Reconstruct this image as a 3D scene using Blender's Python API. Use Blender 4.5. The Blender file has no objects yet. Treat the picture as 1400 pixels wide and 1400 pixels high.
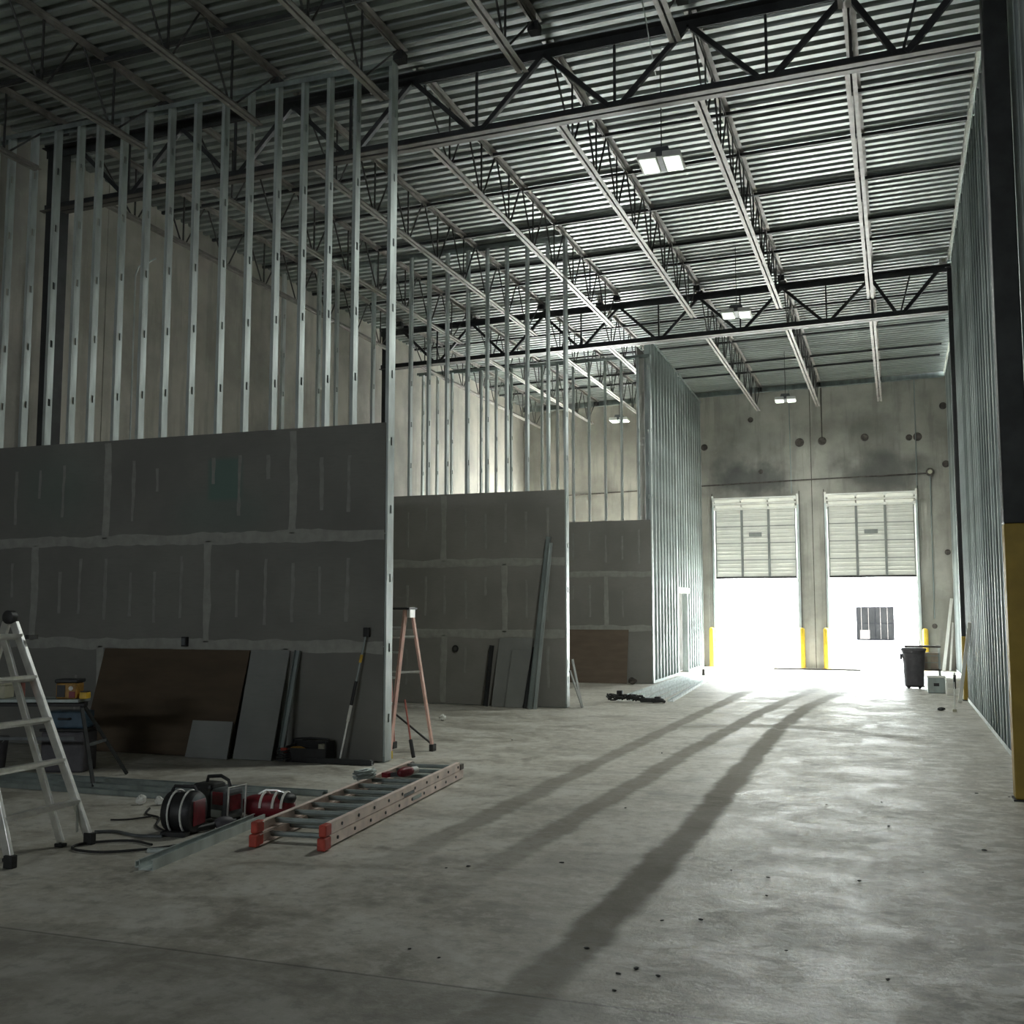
import bpy, math, random
from mathutils import Vector, Matrix
random.seed(7)
PI = math.pi
sc = bpy.context.scene
C = sc.collection

# ------------------------------------------------------------------ camera
F_PX = 1450.0
PITCH = math.atan2(136.0, F_PX)
YAW = math.atan2(528.0*math.cos(PITCH), F_PX)
cam = bpy.data.cameras.new('camera'); cam.sensor_width = 36.0; cam.lens = 36.0*F_PX/1400.0
cam.clip_end = 500
co = bpy.data.objects.new('camera', cam); C.objects.link(co)
co.location = (0, 0, 1.6); co.rotation_euler = (PI/2+PITCH, 0, YAW)
sc.camera = co

# ------------------------------------------------------------------ sky, daylight, exposure
sc.view_settings.view_transform = 'Standard'; sc.view_settings.look = 'None'
sc.view_settings.gamma = 1; sc.view_settings.use_curve_mapping = False
sc.view_settings.exposure = 0.22
w = bpy.data.worlds.new('overcast_sky'); sc.world = w; w.use_nodes = True
bg = w.node_tree.nodes['Background']
bg.inputs[0].default_value = (0.90, 0.97, 1.0, 1); bg.inputs[1].default_value = 42.0

def area(name, loc, rot, sx, sy, portal=True, energy=0, col=(1,1,1)):
    l = bpy.data.lights.new(name, 'AREA'); l.shape = 'RECTANGLE'; l.size = sx; l.size_y = sy
    l.energy = energy; l.color = col
    if portal: l.cycles.is_portal = True
    o = bpy.data.objects.new(name, l); C.objects.link(o); o.location = loc; o.rotation_euler = rot
    return o
s = bpy.data.lights.new('sun', 'SUN'); s.energy = 60.0; s.angle = 0.02; s.color = (1.0, 0.97, 0.92)
so = bpy.data.objects.new('sun', s); C.objects.link(so); so.rotation_euler = (math.radians(-16), math.radians(38), 0)
# daylight portals at the dock openings and the added side-bay opening (point into the room)
YF = 31.4           # inner face of the far wall
D1 = (-4.98, -2.68); D2 = (-1.80, 0.51); D3 = (-10.5, -6.5)  # D3: unseen opening, added and widened to light the left wall
for nm, (a, b), h in (('dock_daylight', D1, 2.6), ('dock_daylight', D2, 2.6), ('added_bay_daylight', D3, 4.15)):
    area(nm, ((a+b)/2, YF+0.32, h/2), (-PI/2, 0, 0), b-a, h)
area('added_fill_daylight', (-5.0, -10.21, 4.2), (PI/2, 0, 0), 5.0, .5)  # opening added behind the camera to let in fill light

# ------------------------------------------------------------------ mesh helper
class MB:
    def __init__(s): s.v = []; s.f = []
    def add(s, vs, fs):
        n = len(s.v); s.v += [tuple(v) for v in vs]; s.f += [tuple(i+n for i in f) for f in fs]; return s
    def box(s, a, b, M=None):
        x0, y0, z0 = a; x1, y1, z1 = b
        vs = [Vector(p) for p in ((x0,y0,z0),(x1,y0,z0),(x1,y1,z0),(x0,y1,z0),(x0,y0,z1),(x1,y0,z1),(x1,y1,z1),(x0,y1,z1))]
        if M is not None: vs = [M @ v for v in vs]
        return s.add(vs, [(0,3,2,1),(4,5,6,7),(0,1,5,4),(1,2,6,5),(2,3,7,6),(3,0,4,7)])
    def bar(s, p, q, w, h, up=(0,0,1)):
        p = Vector(p); q = Vector(q); d = (q-p).normalized(); u = Vector(up)
        sd = d.cross(u)
        if sd.length < 1e-4: sd = d.cross(Vector((1,0,0)))
        sd.normalize(); u = sd.cross(d).normalized()
        vs = []
        for c in (p, q):
            for a, b in ((-1,-1),(1,-1),(1,1),(-1,1)): vs.append(c+sd*a*w/2+u*b*h/2)
        return s.add(vs, [(3,2,1,0),(4,5,6,7),(0,1,5,4),(1,2,6,5),(2,3,7,6),(3,0,4,7)])
    def tube(s, pts, r, n=8, closed=False):
        pts = [Vector(p) for p in pts]; rings = []; m = len(pts)
        prev = None
        for i, p in enumerate(pts):
            if closed: d = (pts[(i+1) % m]-pts[i-1]).normalized()
            else: d = (pts[min(i+1, m-1)]-pts[max(i-1, 0)]).normalized()
            if prev is None:
                a = Vector((0,0,1)) if abs(d.z) < .9 else Vector((1,0,0))
            else: a = prev
            u = (a-d*a.dot(d)).normalized(); prev = u; v = d.cross(u)
            rr = r[i] if isinstance(r, (list, tuple)) else r
            rings.append([p+(u*math.cos(2*PI*k/n)+v*math.sin(2*PI*k/n))*rr for k in range(n)])
        vs = [x for R in rings for x in R]; fs = []
        for i in range(m if closed else m-1):
            j = (i+1) % m
            for k in range(n): fs.append((i*n+k, i*n+(k+1) % n, j*n+(k+1) % n, j*n+k))
        if not closed:
            fs.append(tuple(range(n))[::-1]); fs.append(tuple((m-1)*n+k for k in range(n)))
        return s.add(vs, fs)
    def lathe(s, prof, c=(0,0,0), n=20, M=None):
        vs = []; fs = []
        for r, z in prof:
            for k in range(n):
                v = Vector((c[0]+r*math.cos(2*PI*k/n), c[1]+r*math.sin(2*PI*k/n), c[2]+z))
                vs.append(M @ v if M is not None else v)
        for i in range(len(prof)-1):
            for k in range(n): fs.append((i*n+k, i*n+(k+1) % n, (i+1)*n+(k+1) % n, (i+1)*n+k))
        fs.append(tuple(range(n))[::-1]); fs.append(tuple((len(prof)-1)*n+k for k in range(n)))
        return s.add(vs, fs)
    def prism(s, poly, a, b, ax='y', M=None):
        def P(u, v, t): return {'y': (u, t, v), 'x': (t, u, v), 'z': (u, v, t)}[ax]
        n = len(poly)
        vs = [Vector(P(u, v, a)) for u, v in poly]+[Vector(P(u, v, b)) for u, v in poly]
        if M is not None: vs = [M @ v for v in vs]
        return s.add(vs, [tuple(range(n)), tuple(range(2*n-1, n-1, -1))]+[(i, n+i, n+(i+1) % n, (i+1) % n) for i in range(n)])
    def ell(s, c, r, nu=12, nv=8, M=None, e=1.0):
        vs = []; fs = []
        sp = lambda x: math.copysign(abs(x)**e, x)
        for i in range(nv+1):
            t = -PI/2+PI*i/nv
            for k in range(nu):
                p = 2*PI*k/nu
                v = Vector((sp(math.cos(t))*sp(math.cos(p))*r[0], sp(math.cos(t))*sp(math.sin(p))*r[1], sp(math.sin(t))*r[2]))
                if M is not None: v = M @ v
                vs.append(v+Vector(c))
        for i in range(nv):
            for k in range(nu): fs.append((i*nu+k, i*nu+(k+1) % nu, (i+1)*nu+(k+1) % nu, (i+1)*nu+k))
        return s.add(vs, fs)
    def mesh(s, name, mat, smooth=False):
        me = bpy.data.meshes.new(name); me.from_pydata(s.v, [], s.f); me.materials.append(mat); me.update()
        if smooth:
            me.shade_smooth()
            try: me.set_sharp_from_angle(angle=math.radians(38))
            except Exception: pass
        return me
    def build(s, name, mat, parent=None, smooth=False, bevel=0):
        if parent is not None and parent.get('_w'):
            l = parent['_w']; s.v = [(v[0]-l[0], v[1]-l[1], v[2]-l[2]) for v in s.v]
        o = bpy.data.objects.new(name, s.mesh(name, mat, smooth)); C.objects.link(o); o.parent = parent
        if bevel:
            b = o.modifiers.new('bevel', 'BEVEL'); b.width = bevel; b.segments = 2; b.limit_method = 'ANGLE'
        return o

def tag(o, label, cat, group=None, kind=None):
    if label: o['label'] = label
    if cat: o['category'] = cat
    if group: o['group'] = group
    if kind: o['kind'] = kind
    return o
ALL_W = []
def thing(name, label, cat, loc=(0,0,0), rz=0, group=None, world=False, kind=None):
    o = bpy.data.objects.new(name, None); C.objects.link(o); o.location = loc; o.rotation_euler = (0,0,rz)
    o.empty_display_size = .2
    tag(o, label, cat, group, kind)
    if world: o['_w'] = list(loc); ALL_W.append(o)
    return o
def inst(name, me, parent=None, loc=(0,0,0), rz=0):
    o = bpy.data.objects.new(name, me); C.objects.link(o); o.parent = parent
    if parent is not None and parent.get('_w'): loc = Vector(loc)-Vector(parent['_w'])
    o.location = loc; o.rotation_euler = (0,0,rz); return o
def copy_tree(o, parent=None):
    c = o.copy(); C.objects.link(c); c.parent = parent
    for ch in list(o.children): copy_tree(ch, c)
    return c

# ------------------------------------------------------------------ materials
def nodes(name):
    m = bpy.data.materials.new(name); m.use_nodes = True
    nt = m.node_tree; return m, nt, nt.nodes['Principled BSDF']
def N(nt, t, **kw):
    n = nt.nodes.new(t)
    for k, v in kw.items():
        if k in n.inputs.keys(): n.inputs[k].default_value = v
        else: setattr(n, k, v)
    return n
def mathn(nt, op, a, b=None, c=None, clamp=False):
    n = nt.nodes.new('ShaderNodeMath'); n.operation = op; n.use_clamp = clamp
    for i, x in enumerate((a, b, c)):
        if x is None: continue
        if isinstance(x, (int, float)): n.inputs[i].default_value = x
        else: nt.links.new(x, n.inputs[i])
    return n.outputs[0]
def mixc(nt, fac, a, b, mode='MIX'):
    n = nt.nodes.new('ShaderNodeMix'); n.data_type = 'RGBA'; n.blend_type = mode
    for sck, x in ((n.inputs[0], fac), (n.inputs[6], a), (n.inputs[7], b)):
        if isinstance(x, (int, float)): sck.default_value = x
        elif isinstance(x, tuple): sck.default_value = x if len(x) == 4 else x+(1,)
        else: nt.links.new(x, sck)
    return n.outputs[2]
def sstep(nt, x, a, b):
    n = nt.nodes.new('ShaderNodeMapRange'); n.interpolation_type = 'SMOOTHSTEP'
    n.inputs[1].default_value = a; n.inputs[2].default_value = b
    nt.links.new(x, n.inputs[0]); return n.outputs[0]
def noise(nt, vec, scale, detail=4, rough=.55, dist=0):
    n = N(nt, 'ShaderNodeTexNoise'); n.inputs['Scale'].default_value = scale; n.inputs['Detail'].default_value = detail
    n.inputs['Roughness'].default_value = rough; n.inputs['Distortion'].default_value = dist
    nt.links.new(vec, n.inputs['Vector']); return n.outputs['Fac']
def mapping(nt, vec, scale):
    m = N(nt, 'ShaderNodeMapping'); m.inputs['Scale'].default_value = scale; nt.links.new(vec, m.inputs['Vector']); return m.outputs[0]
def bump(nt, h, strength, dist=.01):
    b = N(nt, 'ShaderNodeBump'); b.inputs['Strength'].default_value = strength; b.inputs['Distance'].default_value = dist
    nt.links.new(h, b.inputs['Height']); return b.outputs[0]

def simple(name, col, rough=.6, metal=0.0, var=.12, scale=8, bmp=0.05, stretch=(1,1,1), emit=0, coat=0):
    m, nt, b = nodes(name)
    tc = N(nt, 'ShaderNodeTexCoord'); v = mapping(nt, tc.outputs['Object'], stretch)
    f = noise(nt, v, scale, 5)
    lo = tuple(c*(1-var) for c in col); hi = tuple(min(1, c*(1+var)) for c in col)
    nt.links.new(mixc(nt, sstep(nt, f, .3, .7), lo, hi), b.inputs['Base Color'])
    b.inputs['Roughness'].default_value = rough; b.inputs['Metallic'].default_value = metal
    if bmp:
        f2 = noise(nt, v, scale*6, 3); nt.links.new(bump(nt, f2, bmp), b.inputs['Normal'])
    if emit:
        b.inputs['Emission Color'].default_value = col+(1,); b.inputs['Emission Strength'].default_value = emit
    return m

M = {}
M['galv'] = simple('galvanized_steel', (.50,.55,.54), .42, .5, .22, 5, .03, (1,1,.25))
M['galv_dark'] = simple('dull_galvanized_steel', (.30,.34,.33), .5, .6, .2, 5, .03, (1,1,.25))
M['black_steel'] = simple('black_primed_steel', (.030,.032,.033), .55, .1, .3, 4)
M['joist_steel'] = simple('grey_primed_steel', (.25,.235,.215), .5, .25, .2, 6)
M['girder_steel'] = simple('brown_primed_steel', (.085,.076,.066), .5, .2, .2, 6)
M['web_steel'] = simple('dark_primed_rod', (.06,.06,.058), .55, .2, .3, 6)
M['yellow'] = simple('safety_yellow_paint', (.62,.43,.035), .5, 0, .15, 4)
M['yellow_dull'] = simple('dull_yellow_paint', (.36,.24,.035), .55, 0, .15, 4)  # darker, duller yellow for the column bases
M['aluminium'] = simple('aluminium', (.80,.80,.77), .38, .85, .1, 12)
M['black'] = simple('black_plastic', (.014,.014,.015), .5, 0, .3, 10)
M['grey_plastic'] = simple('grey_plastic', (.11,.12,.125), .5, 0, .2, 10)
M['red'] = simple('red_plastic', (.17,.010,.018), .45, 0, .25, 14)
M['fiber_red'] = simple('faded_red_fibreglass', (.42,.14,.11), .55, 0, .22, 9)
M['rail_pink'] = simple('pink_fibreglass_rail_lit', (.80,.66,.60), .55, 0, .15, 7)  # pink rail, lightened so its colour carries light from the right
M['cap_red'] = simple('orange_red_rubber', (.40,.05,.03), .6, 0, .25, 14)
M['orange'] = simple('orange_fibreglass', (.80,.50,.42), .5, 0, .15, 9)
M['white'] = simple('white_paint', (.78,.78,.74), .5, 0, .05, 6)
M['door_white'] = simple('door_white_enamel', (.66,.66,.61), .45, 0, .06, 3)
M['door_line'] = simple('grey_door_stile', (.20,.21,.20), .5, .2, .1, 6)
M['rust'] = simple('rusty_track_steel', (.10,.088,.078), .7, .3, .35, 10)
M['brown'] = simple('brown_hardboard', (.085,.058,.034), .7, 0, .12, 2.5, .04, (1,1,4))
M['brown2'] = simple('brown_board_far', (.15,.112,.082), .7, 0, .12, 2.5, .04, (1,1,4))
M['sealant'] = simple('white_fire_sealant', (.85,.86,.80), .7, 0, .1, 20, .3)
M['rubber'] = simple('black_rubber', (.02,.02,.02), .7, 0, .3, 20)
M['tool_yellow'] = simple('yellow_tool_plastic', (.65,.40,.03), .45, 0, .2, 12)
M['tool_gold'] = simple('amber_tool_plastic', (.32,.17,.03), .5, 0, .35, 14)
M['blue'] = simple('blue_plastic', (.055,.10,.145), .5, 0, .2, 8)
M['cream'] = simple('cream_plastic', (.42,.40,.30), .6, 0, .1, 8)
M['cardboard'] = simple('cardboard', (.40,.33,.26), .8, 0, .15, 6)
M['bin'] = simple('charcoal_bin_plastic', (.085,.08,.09), .55, 0, .2, 8)
M['ceil'] = simple('galvanized_roof_deck', (.28,.305,.29), .42, .45, .16, 3.0, .03, (.35,1,1))
M['mud'] = simple('dried_joint_compound', (.325,.325,.295), .85, 0, .10, 9, .1)
M['mud_thin'] = simple('thin_joint_compound', (.275,.275,.25), .85, 0, .10, 9, .1)
M['yard'] = simple('yard_concrete', (.70,.70,.67), .8, 0, .06, .5, 0)
M['stucco'] = simple('white_stucco', (.85,.85,.83), .85, 0, .02, 1, 0)
M['glassdark'] = simple('dark_window_pane', (.006,.006,.006), .9, 0, .2, 1, 0)
M['winlit'] = simple('pale_crate_in_window', (.02,.016,.014), .9, 0, .3, 8, 0)
M['winframe'] = simple('dark_window_frame', (.0045,.0045,.005), .9, 0, .1, 1, 0)
for k_ in ('glassdark', 'winframe'): M[k_].node_tree.nodes['Principled BSDF'].inputs['Specular IOR Level'].default_value = 0.0
M['lens'] = simple('lamp_lens', (.9,1.0,.9), .4, 0, .02, 4, 0, emit=1.1)

def drywall_mat(name, base, teal=False):
    m, nt, b = nodes(name)
    g = N(nt, 'ShaderNodeNewGeometry'); p = g.outputs['Position']
    f = noise(nt, p, 1.1, 5); f2 = noise(nt, mapping(nt, p, (2, 2, 14)), 4, 4)
    c = mixc(nt, sstep(nt, f, .3, .7), tuple(x*.88 for x in base), tuple(x*1.1 for x in base))
    c = mixc(nt, mathn(nt, 'MULTIPLY', sstep(nt, f2, .45, .7), .25), c, tuple(x*.8 for x in base))
    if teal:
        sx = N(nt, 'ShaderNodeSeparateXYZ'); nt.links.new(p, sx.inputs[0])
        def rect(x0, x1, z0, z1, e):
            a = mathn(nt, 'MULTIPLY', sstep(nt, sx.outputs[0], x0-e, x0+e), sstep(nt, sx.outputs[0], x1+e, x1-e))
            d = mathn(nt, 'MULTIPLY', sstep(nt, sx.outputs[2], z0-e, z0+e), sstep(nt, sx.outputs[2], z1+e, z1-e))
            return mathn(nt, 'MULTIPLY', a, d)
        c = mixc(nt, mathn(nt, 'MULTIPLY', rect(-7.48, -7.03, 2.88, 3.36, .04), .55), c, (.09,.20,.17))
        c = mixc(nt, mathn(nt, 'MULTIPLY', rect(-10.2, -9.2, 2.7, 3.5, .4), .25), c, (.09,.19,.15))
        c = mixc(nt, mathn(nt, 'MULTIPLY', rect(-7.9, -6.7, 2.5, 2.95, .3), .22), c, (.09,.20,.17))
    nt.links.new(c, b.inputs['Base Color']); b.inputs['Roughness'].default_value = .85
    return m
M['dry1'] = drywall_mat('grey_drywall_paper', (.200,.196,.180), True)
M['dry2'] = drywall_mat('grey_drywall_paper_lit', (.240,.233,.215))  # same drywall as dry1, lightened to stand in for stronger light farther back
M['dry_cut'] = drywall_mat('loose_drywall_paper', (.245,.25,.24))

def concrete_mat(name, base, stains=None, scale=.6):
    m, nt, b = nodes(name)
    g = N(nt, 'ShaderNodeNewGeometry'); p = g.outputs['Position']
    f = noise(nt, p, scale, 6, .6); f2 = noise(nt, mapping(nt, p, (3, 3, .35)), 1.2, 5, .6); f3 = noise(nt, p, 7, 5, .65)
    c = mixc(nt, sstep(nt, f, .32, .68), tuple(x*.72 for x in base), tuple(min(1, x*1.22) for x in base))
    c = mixc(nt, mathn(nt, 'MULTIPLY', sstep(nt, f2, .5, .64), .45), c, tuple(x*.6 for x in base))
    c = mixc(nt, mathn(nt, 'MULTIPLY', sstep(nt, f3, .55, .8), .3), c, tuple(min(1, x*1.35) for x in base))
    if stains:
        sx = N(nt, 'ShaderNodeSeparateXYZ'); nt.links.new(p, sx.inputs[0])
        wob = mathn(nt, 'MULTIPLY', mathn(nt, 'SUBTRACT', noise(nt, p, 1.3, 4), .5), 1.6)
        for (x, z, rx, rz, s_) in stains:
            dx = mathn(nt, 'DIVIDE', mathn(nt, 'SUBTRACT', sx.outputs[0], x), rx)
            dz = mathn(nt, 'DIVIDE', mathn(nt, 'SUBTRACT', sx.outputs[2], z), rz)
            d = mathn(nt, 'SQRT', mathn(nt, 'ADD', mathn(nt, 'MULTIPLY', dx, dx), mathn(nt, 'MULTIPLY', dz, dz)))
            d = mathn(nt, 'ADD', d, wob)
            c = mixc(nt, mathn(nt, 'MULTIPLY', sstep(nt, d, 1.15, .35), s_), c, (.055,.058,.06))
    nt.links.new(c, b.inputs['Base Color']); b.inputs['Roughness'].default_value = .85
    nt.links.new(bump(nt, f3, .25, .01), b.inputs['Normal'])
    return m
M['conc'] = concrete_mat('tilt_up_concrete', (.44,.425,.375))
M['conc_far'] = concrete_mat('dock_wall_concrete', (.37,.36,.32), [(-3.9,5.35,1.35,.75,.75), (-.3,5.5,1.4,.7,.6), (-.7,6.4,1.6,.9,.3), (-3.9,6.5,1.3,1.0,.3)])

def floor_mat():
    m, nt, b = nodes('worn_concrete_floor')
    g = N(nt, 'ShaderNodeNewGeometry'); p = g.outputs['Position']
    sx = N(nt, 'ShaderNodeSeparateXYZ'); nt.links.new(p, sx.inputs[0]); X, Y = sx.outputs[0], sx.outputs[1]
    big = noise(nt, p, .35, 5, .6); mid = noise(nt, p, 1.7, 6, .65, .6); fine = noise(nt, p, 9, 6, .7); vf = noise(nt, p, 40, 3, .6)
    c = mixc(nt, sstep(nt, big, .3, .7), (.37,.35,.295), (.52,.495,.43))
    c = mixc(nt, mathn(nt, 'MULTIPLY', sstep(nt, mid, .49, .62), .6), c, (.60,.59,.54))
    c = mixc(nt, mathn(nt, 'MULTIPLY', sstep(nt, mid, .48, .36), .6), c, (.23,.215,.18))
    c = mixc(nt, mathn(nt, 'MULTIPLY', sstep(nt, fine, .50, .62), .45), c, (.64,.63,.59))
    c = mixc(nt, mathn(nt, 'MULTIPLY', sstep(nt, fine, .48, .38), .45), c, (.20,.19,.165))
    pl_ = noise(nt, mapping(nt, p, (.8, 1.6, 1)), .9, 5, .65, .8)
    c = mixc(nt, mathn(nt, 'MULTIPLY', sstep(nt, pl_, .52, .62), .35), c, (.17,.155,.125))
    c = mixc(nt, mathn(nt, 'MULTIPLY', sstep(nt, pl_, .46, .38), .30), c, (.56,.55,.51))
    near = sstep(nt, Y, 4.40, 4.30)  # near slab greyer past its joint, darkened further to stand in for light falloff
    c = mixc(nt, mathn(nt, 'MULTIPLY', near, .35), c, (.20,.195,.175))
    # pale and dark flecked patch right of the tracks
    patch = mathn(nt, 'MULTIPLY', sstep(nt, X, -1.6, -.9), sstep(nt, X, 1.3, .2))
    patch = mathn(nt, 'MULTIPLY', patch, sstep(nt, Y, 3.2, 5.2))
    pn = noise(nt, mapping(nt, p, (.8, 1.1, 1)), 5.0, 9, .8, .35)
    c = mixc(nt, mathn(nt, 'MULTIPLY', patch, mathn(nt, 'MULTIPLY', sstep(nt, pn, .515, .56), .85)), c, (.80,.80,.76))
    c = mixc(nt, mathn(nt, 'MULTIPLY', patch, mathn(nt, 'MULTIPLY', sstep(nt, pn, .485, .44), .7)), c, (.20,.19,.165))
    # tyre tracks : x = a + b*(y-8) + c*(y-8)^2
    wob = mathn(nt, 'MULTIPLY', mathn(nt, 'SUBTRACT', noise(nt, p, 1.6, 4), .5), .16)
    edge = mathn(nt, 'MULTIPLY', mathn(nt, 'SUBTRACT', fine, .5), .05)
    tr = None
    y8 = mathn(nt, 'SUBTRACT', Y, 8.0)
    for a, b1, c1, d1, hw, s_ in ((-3.086, .0106, .00019, 0, .105, .8), (-2.405, .0267, -.00136, .0002, .11, .85), (-1.487, -.0097, -.00348, .00043, .115, .95)):
        cx = mathn(nt, 'ADD', mathn(nt, 'ADD', mathn(nt, 'MULTIPLY', y8, b1), a), mathn(nt, 'MULTIPLY', mathn(nt, 'MULTIPLY', y8, y8), mathn(nt, 'ADD', mathn(nt, 'MULTIPLY', y8, d1), c1)))
        d = mathn(nt, 'ABSOLUTE', mathn(nt, 'ADD', mathn(nt, 'SUBTRACT', X, cx), wob))
        d = mathn(nt, 'ADD', d, edge)
        t = mathn(nt, 'MULTIPLY', mathn(nt, 'MULTIPLY', sstep(nt, d, hw+.05, hw-.035), s_), sstep(nt, Y, *((4.6, 8.0) if a < -2 else (2.4, 6.0))))
        tr = t if tr is None else mathn(nt, 'MAXIMUM', tr, t)
    tr = mathn(nt, 'MULTIPLY', tr, mathn(nt, 'MULTIPLY', sstep(nt, Y, 1.0, 3.0), sstep(nt, Y, 25, 17)))
    # a faint curve crossing the tracks
    cr = mathn(nt, 'ABSOLUTE', mathn(nt, 'SUBTRACT', mathn(nt, 'ADD', Y, mathn(nt, 'MULTIPLY', mathn(nt, 'MULTIPLY', mathn(nt, 'ADD', X, 1.6), mathn(nt, 'ADD', X, 1.6)), .35)), 15.4))
    cr = mathn(nt, 'MULTIPLY', sstep(nt, cr, .35, .1), mathn(nt, 'MULTIPLY', sstep(nt, X, -3.6, -3.0), sstep(nt, X, 1.0, -.4)))
    trm = mathn(nt, 'MAXIMUM', tr, mathn(nt, 'MULTIPLY', cr, .45))
    c = mixc(nt, mathn(nt, 'MULTIPLY', trm, .80), c, (.135,.122,.092))
    # saw cut control joints and oil stains
    def joint(coord, pos, wd, s_):
        return mathn(nt, 'MULTIPLY', sstep(nt, mathn(nt, 'ABSOLUTE', mathn(nt, 'SUBTRACT', coord, pos)), wd, wd*.4), s_)
    j = joint(mathn(nt, 'ADD', Y, mathn(nt, 'MULTIPLY', X, .0)), 4.35, .012, .6)
    for yy in (9.4, 15.2, 21.1, 26.5): j = mathn(nt, 'MAXIMUM', j, joint(Y, yy, .012, .45))
    c = mixc(nt, j, c, (.05,.05,.045))
    spots = noise(nt, p, 2.6, 2, .4); spots = sstep(nt, spots, .70, .78)
    c = mixc(nt, mathn(nt, 'MULTIPLY', spots, .5), c, (.07,.065,.05))
    nt.links.new(c, b.inputs['Base Color'])
    r = mathn(nt, 'ADD', mathn(nt, 'MULTIPLY', sstep(nt, mid, .35, .7), .2), .44)
    r = mathn(nt, 'SUBTRACT', r, mathn(nt, 'MULTIPLY', patch, .08))
    r = mathn(nt, 'ADD', r, mathn(nt, 'MULTIPLY', trm, .32))
    nt.links.new(r, b.inputs['Roughness'])
    b.inputs['Specular IOR Level'].default_value = .5
    h = mathn(nt, 'ADD', mathn(nt, 'MULTIPLY', fine, .5), mathn(nt, 'ADD', mathn(nt, 'MULTIPLY', vf, .15), mathn(nt, 'MULTIPLY', mathn(nt, 'MULTIPLY', patch, pn), 1.3)))
    nt.links.new(bump(nt, h, .55, .02), b.inputs['Normal'])
    return m
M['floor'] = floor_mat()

# ------------------------------------------------------------------ room shell
XL, XR, YN = -11.0, 1.30, -10.0
def deck(x): return 8.20+.018*(x+2)
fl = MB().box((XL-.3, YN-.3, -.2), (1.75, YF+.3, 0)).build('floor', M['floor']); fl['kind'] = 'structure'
# roof deck : trapezoidal flutes running across the building
mb = MB(); x0, x1 = XL-.2, 1.75; pitch = .20; vs = []; fs = []
prof = [(0,0),(.085,0),(.108,.06),(.177,.06)]
y = YN-.2; k = 0
while y < YF+.2:
    for dy, dz in prof:
        vs += [(x0, y+dy, deck(x0)+dz), (x1, y+dy, deck(x1)+dz)]
    y += pitch
for i in range(len(vs)//2-1): fs.append((2*i, 2*i+2, 2*i+3, 2*i+1))
ceil = mb.add(vs, fs).build('ceiling', M['ceil']); ceil['kind'] = 'structure'

# left concrete wall of tilt-up panels
wl = thing('wall_left', None, None, (XL, 10, 0), world=True, kind='structure')
for a, b in ((YN, -2.5), (-2.5, 5), (5, 12.5), (12.5, 20), (20, 27.5), (27.5, YF)):
    MB().box((XL-.2, a+.008, 0), (XL, b-.008, deck(XL)+.06)).build('concrete_panel', M['conc'], wl)
    MB().box((XL-.22, b-.008, 0), (XL-.03, b+.008, deck(XL)+.06)).build('panel_joint', M['black'], wl)
# near wall with an added, unseen high opening for fill daylight (behind the camera)
wn = thing('wall_near', None, None, (-5, YN, 0), world=True, kind='structure')
for a, b in (((XL-.2, YN-.2, 0), (-7.5, YN, 8.3)), ((-2.5, YN-.2, 0), (1.75, YN, 8.3)), ((-7.5, YN-.2, 4.45), (-2.5, YN, 8.3)), ((-7.5, YN-.2, 0), (-2.5, YN, 3.95))):
    MB().box(a, b).build('concrete_panel', M['conc'], wn)
# far wall
wf = thing('wall_far', None, None, (-2, YF, 0), world=True, kind='structure')
TH = .3
def wbox(x0, x1, z0, z1): MB().box((x0, YF, z0), (x1, YF+TH, z1)).build('concrete_panel', M['conc_far'], wf)
HD = 4.55
for a in ((XL-.2, D3[0], 0, 8.45), (D3[0], D3[1], 4.15, 8.45), (D3[1], D1[0]-.0, 0, 8.45), (D1[0], D1[1], HD, 8.45),
          (D1[1], -2.235, 0, 8.45), (-2.215, D2[0], 0, 8.45), (D2[0], D2[1], HD, 8.45), (D2[1], 1.75, 0, 8.45)):
    wbox(*a)
MB().box((-2.235, YF+.02, 0), (-2.215, YF+TH, 8.4)).build('panel_joint', M['rust'], wf)
# shallow cast ribs beside the openings
for x in (-5.22, -5.12, -2.52, -2.40, -2.03, -1.92, .72, .84):
    MB().box((x-.018, YF-.022, 0), (x+.018, YF, 4.7)).build('cast_rib', M['conc_far'], wf)
# embedded lifting pockets
for x, z, r in ((-5.28,6.47,.10),(-3.91,7.22,.08),(-2.53,6.47,.13),(-1.9,6.48,.12),(-.74,6.52,.11),(.44,6.45,.09),(.66,6.46,.12),
             (1.35,7.29,.10),(1.37,5.66,.10),(1.33,3.22,.08),(.93,1.2,.07),(-3.65,5.67,.07)):
    Mx = Matrix.Translation((x, YF, z)) @ Matrix.Rotation(PI/2, 4, 'X')
    MB().lathe([(r*.6,-.004),(r,-.003),(r,.006),(r*.7,.012),(r*.6,.004)], n=14, M=Mx).build('lifting_pocket', M['rust'], wf, True)
# deck ledger angle
MB().bar((-11, YF-.05, deck(-11)-.16), (1.4, YF-.05, deck(1.4)-.16), .10, .012).bar((-11, YF-.01, deck(-11)-.09), (1.4, YF-.01, deck(1.4)-.09), .012, .15).build('ledger_angle', M['galv_dark'], wf)

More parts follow.
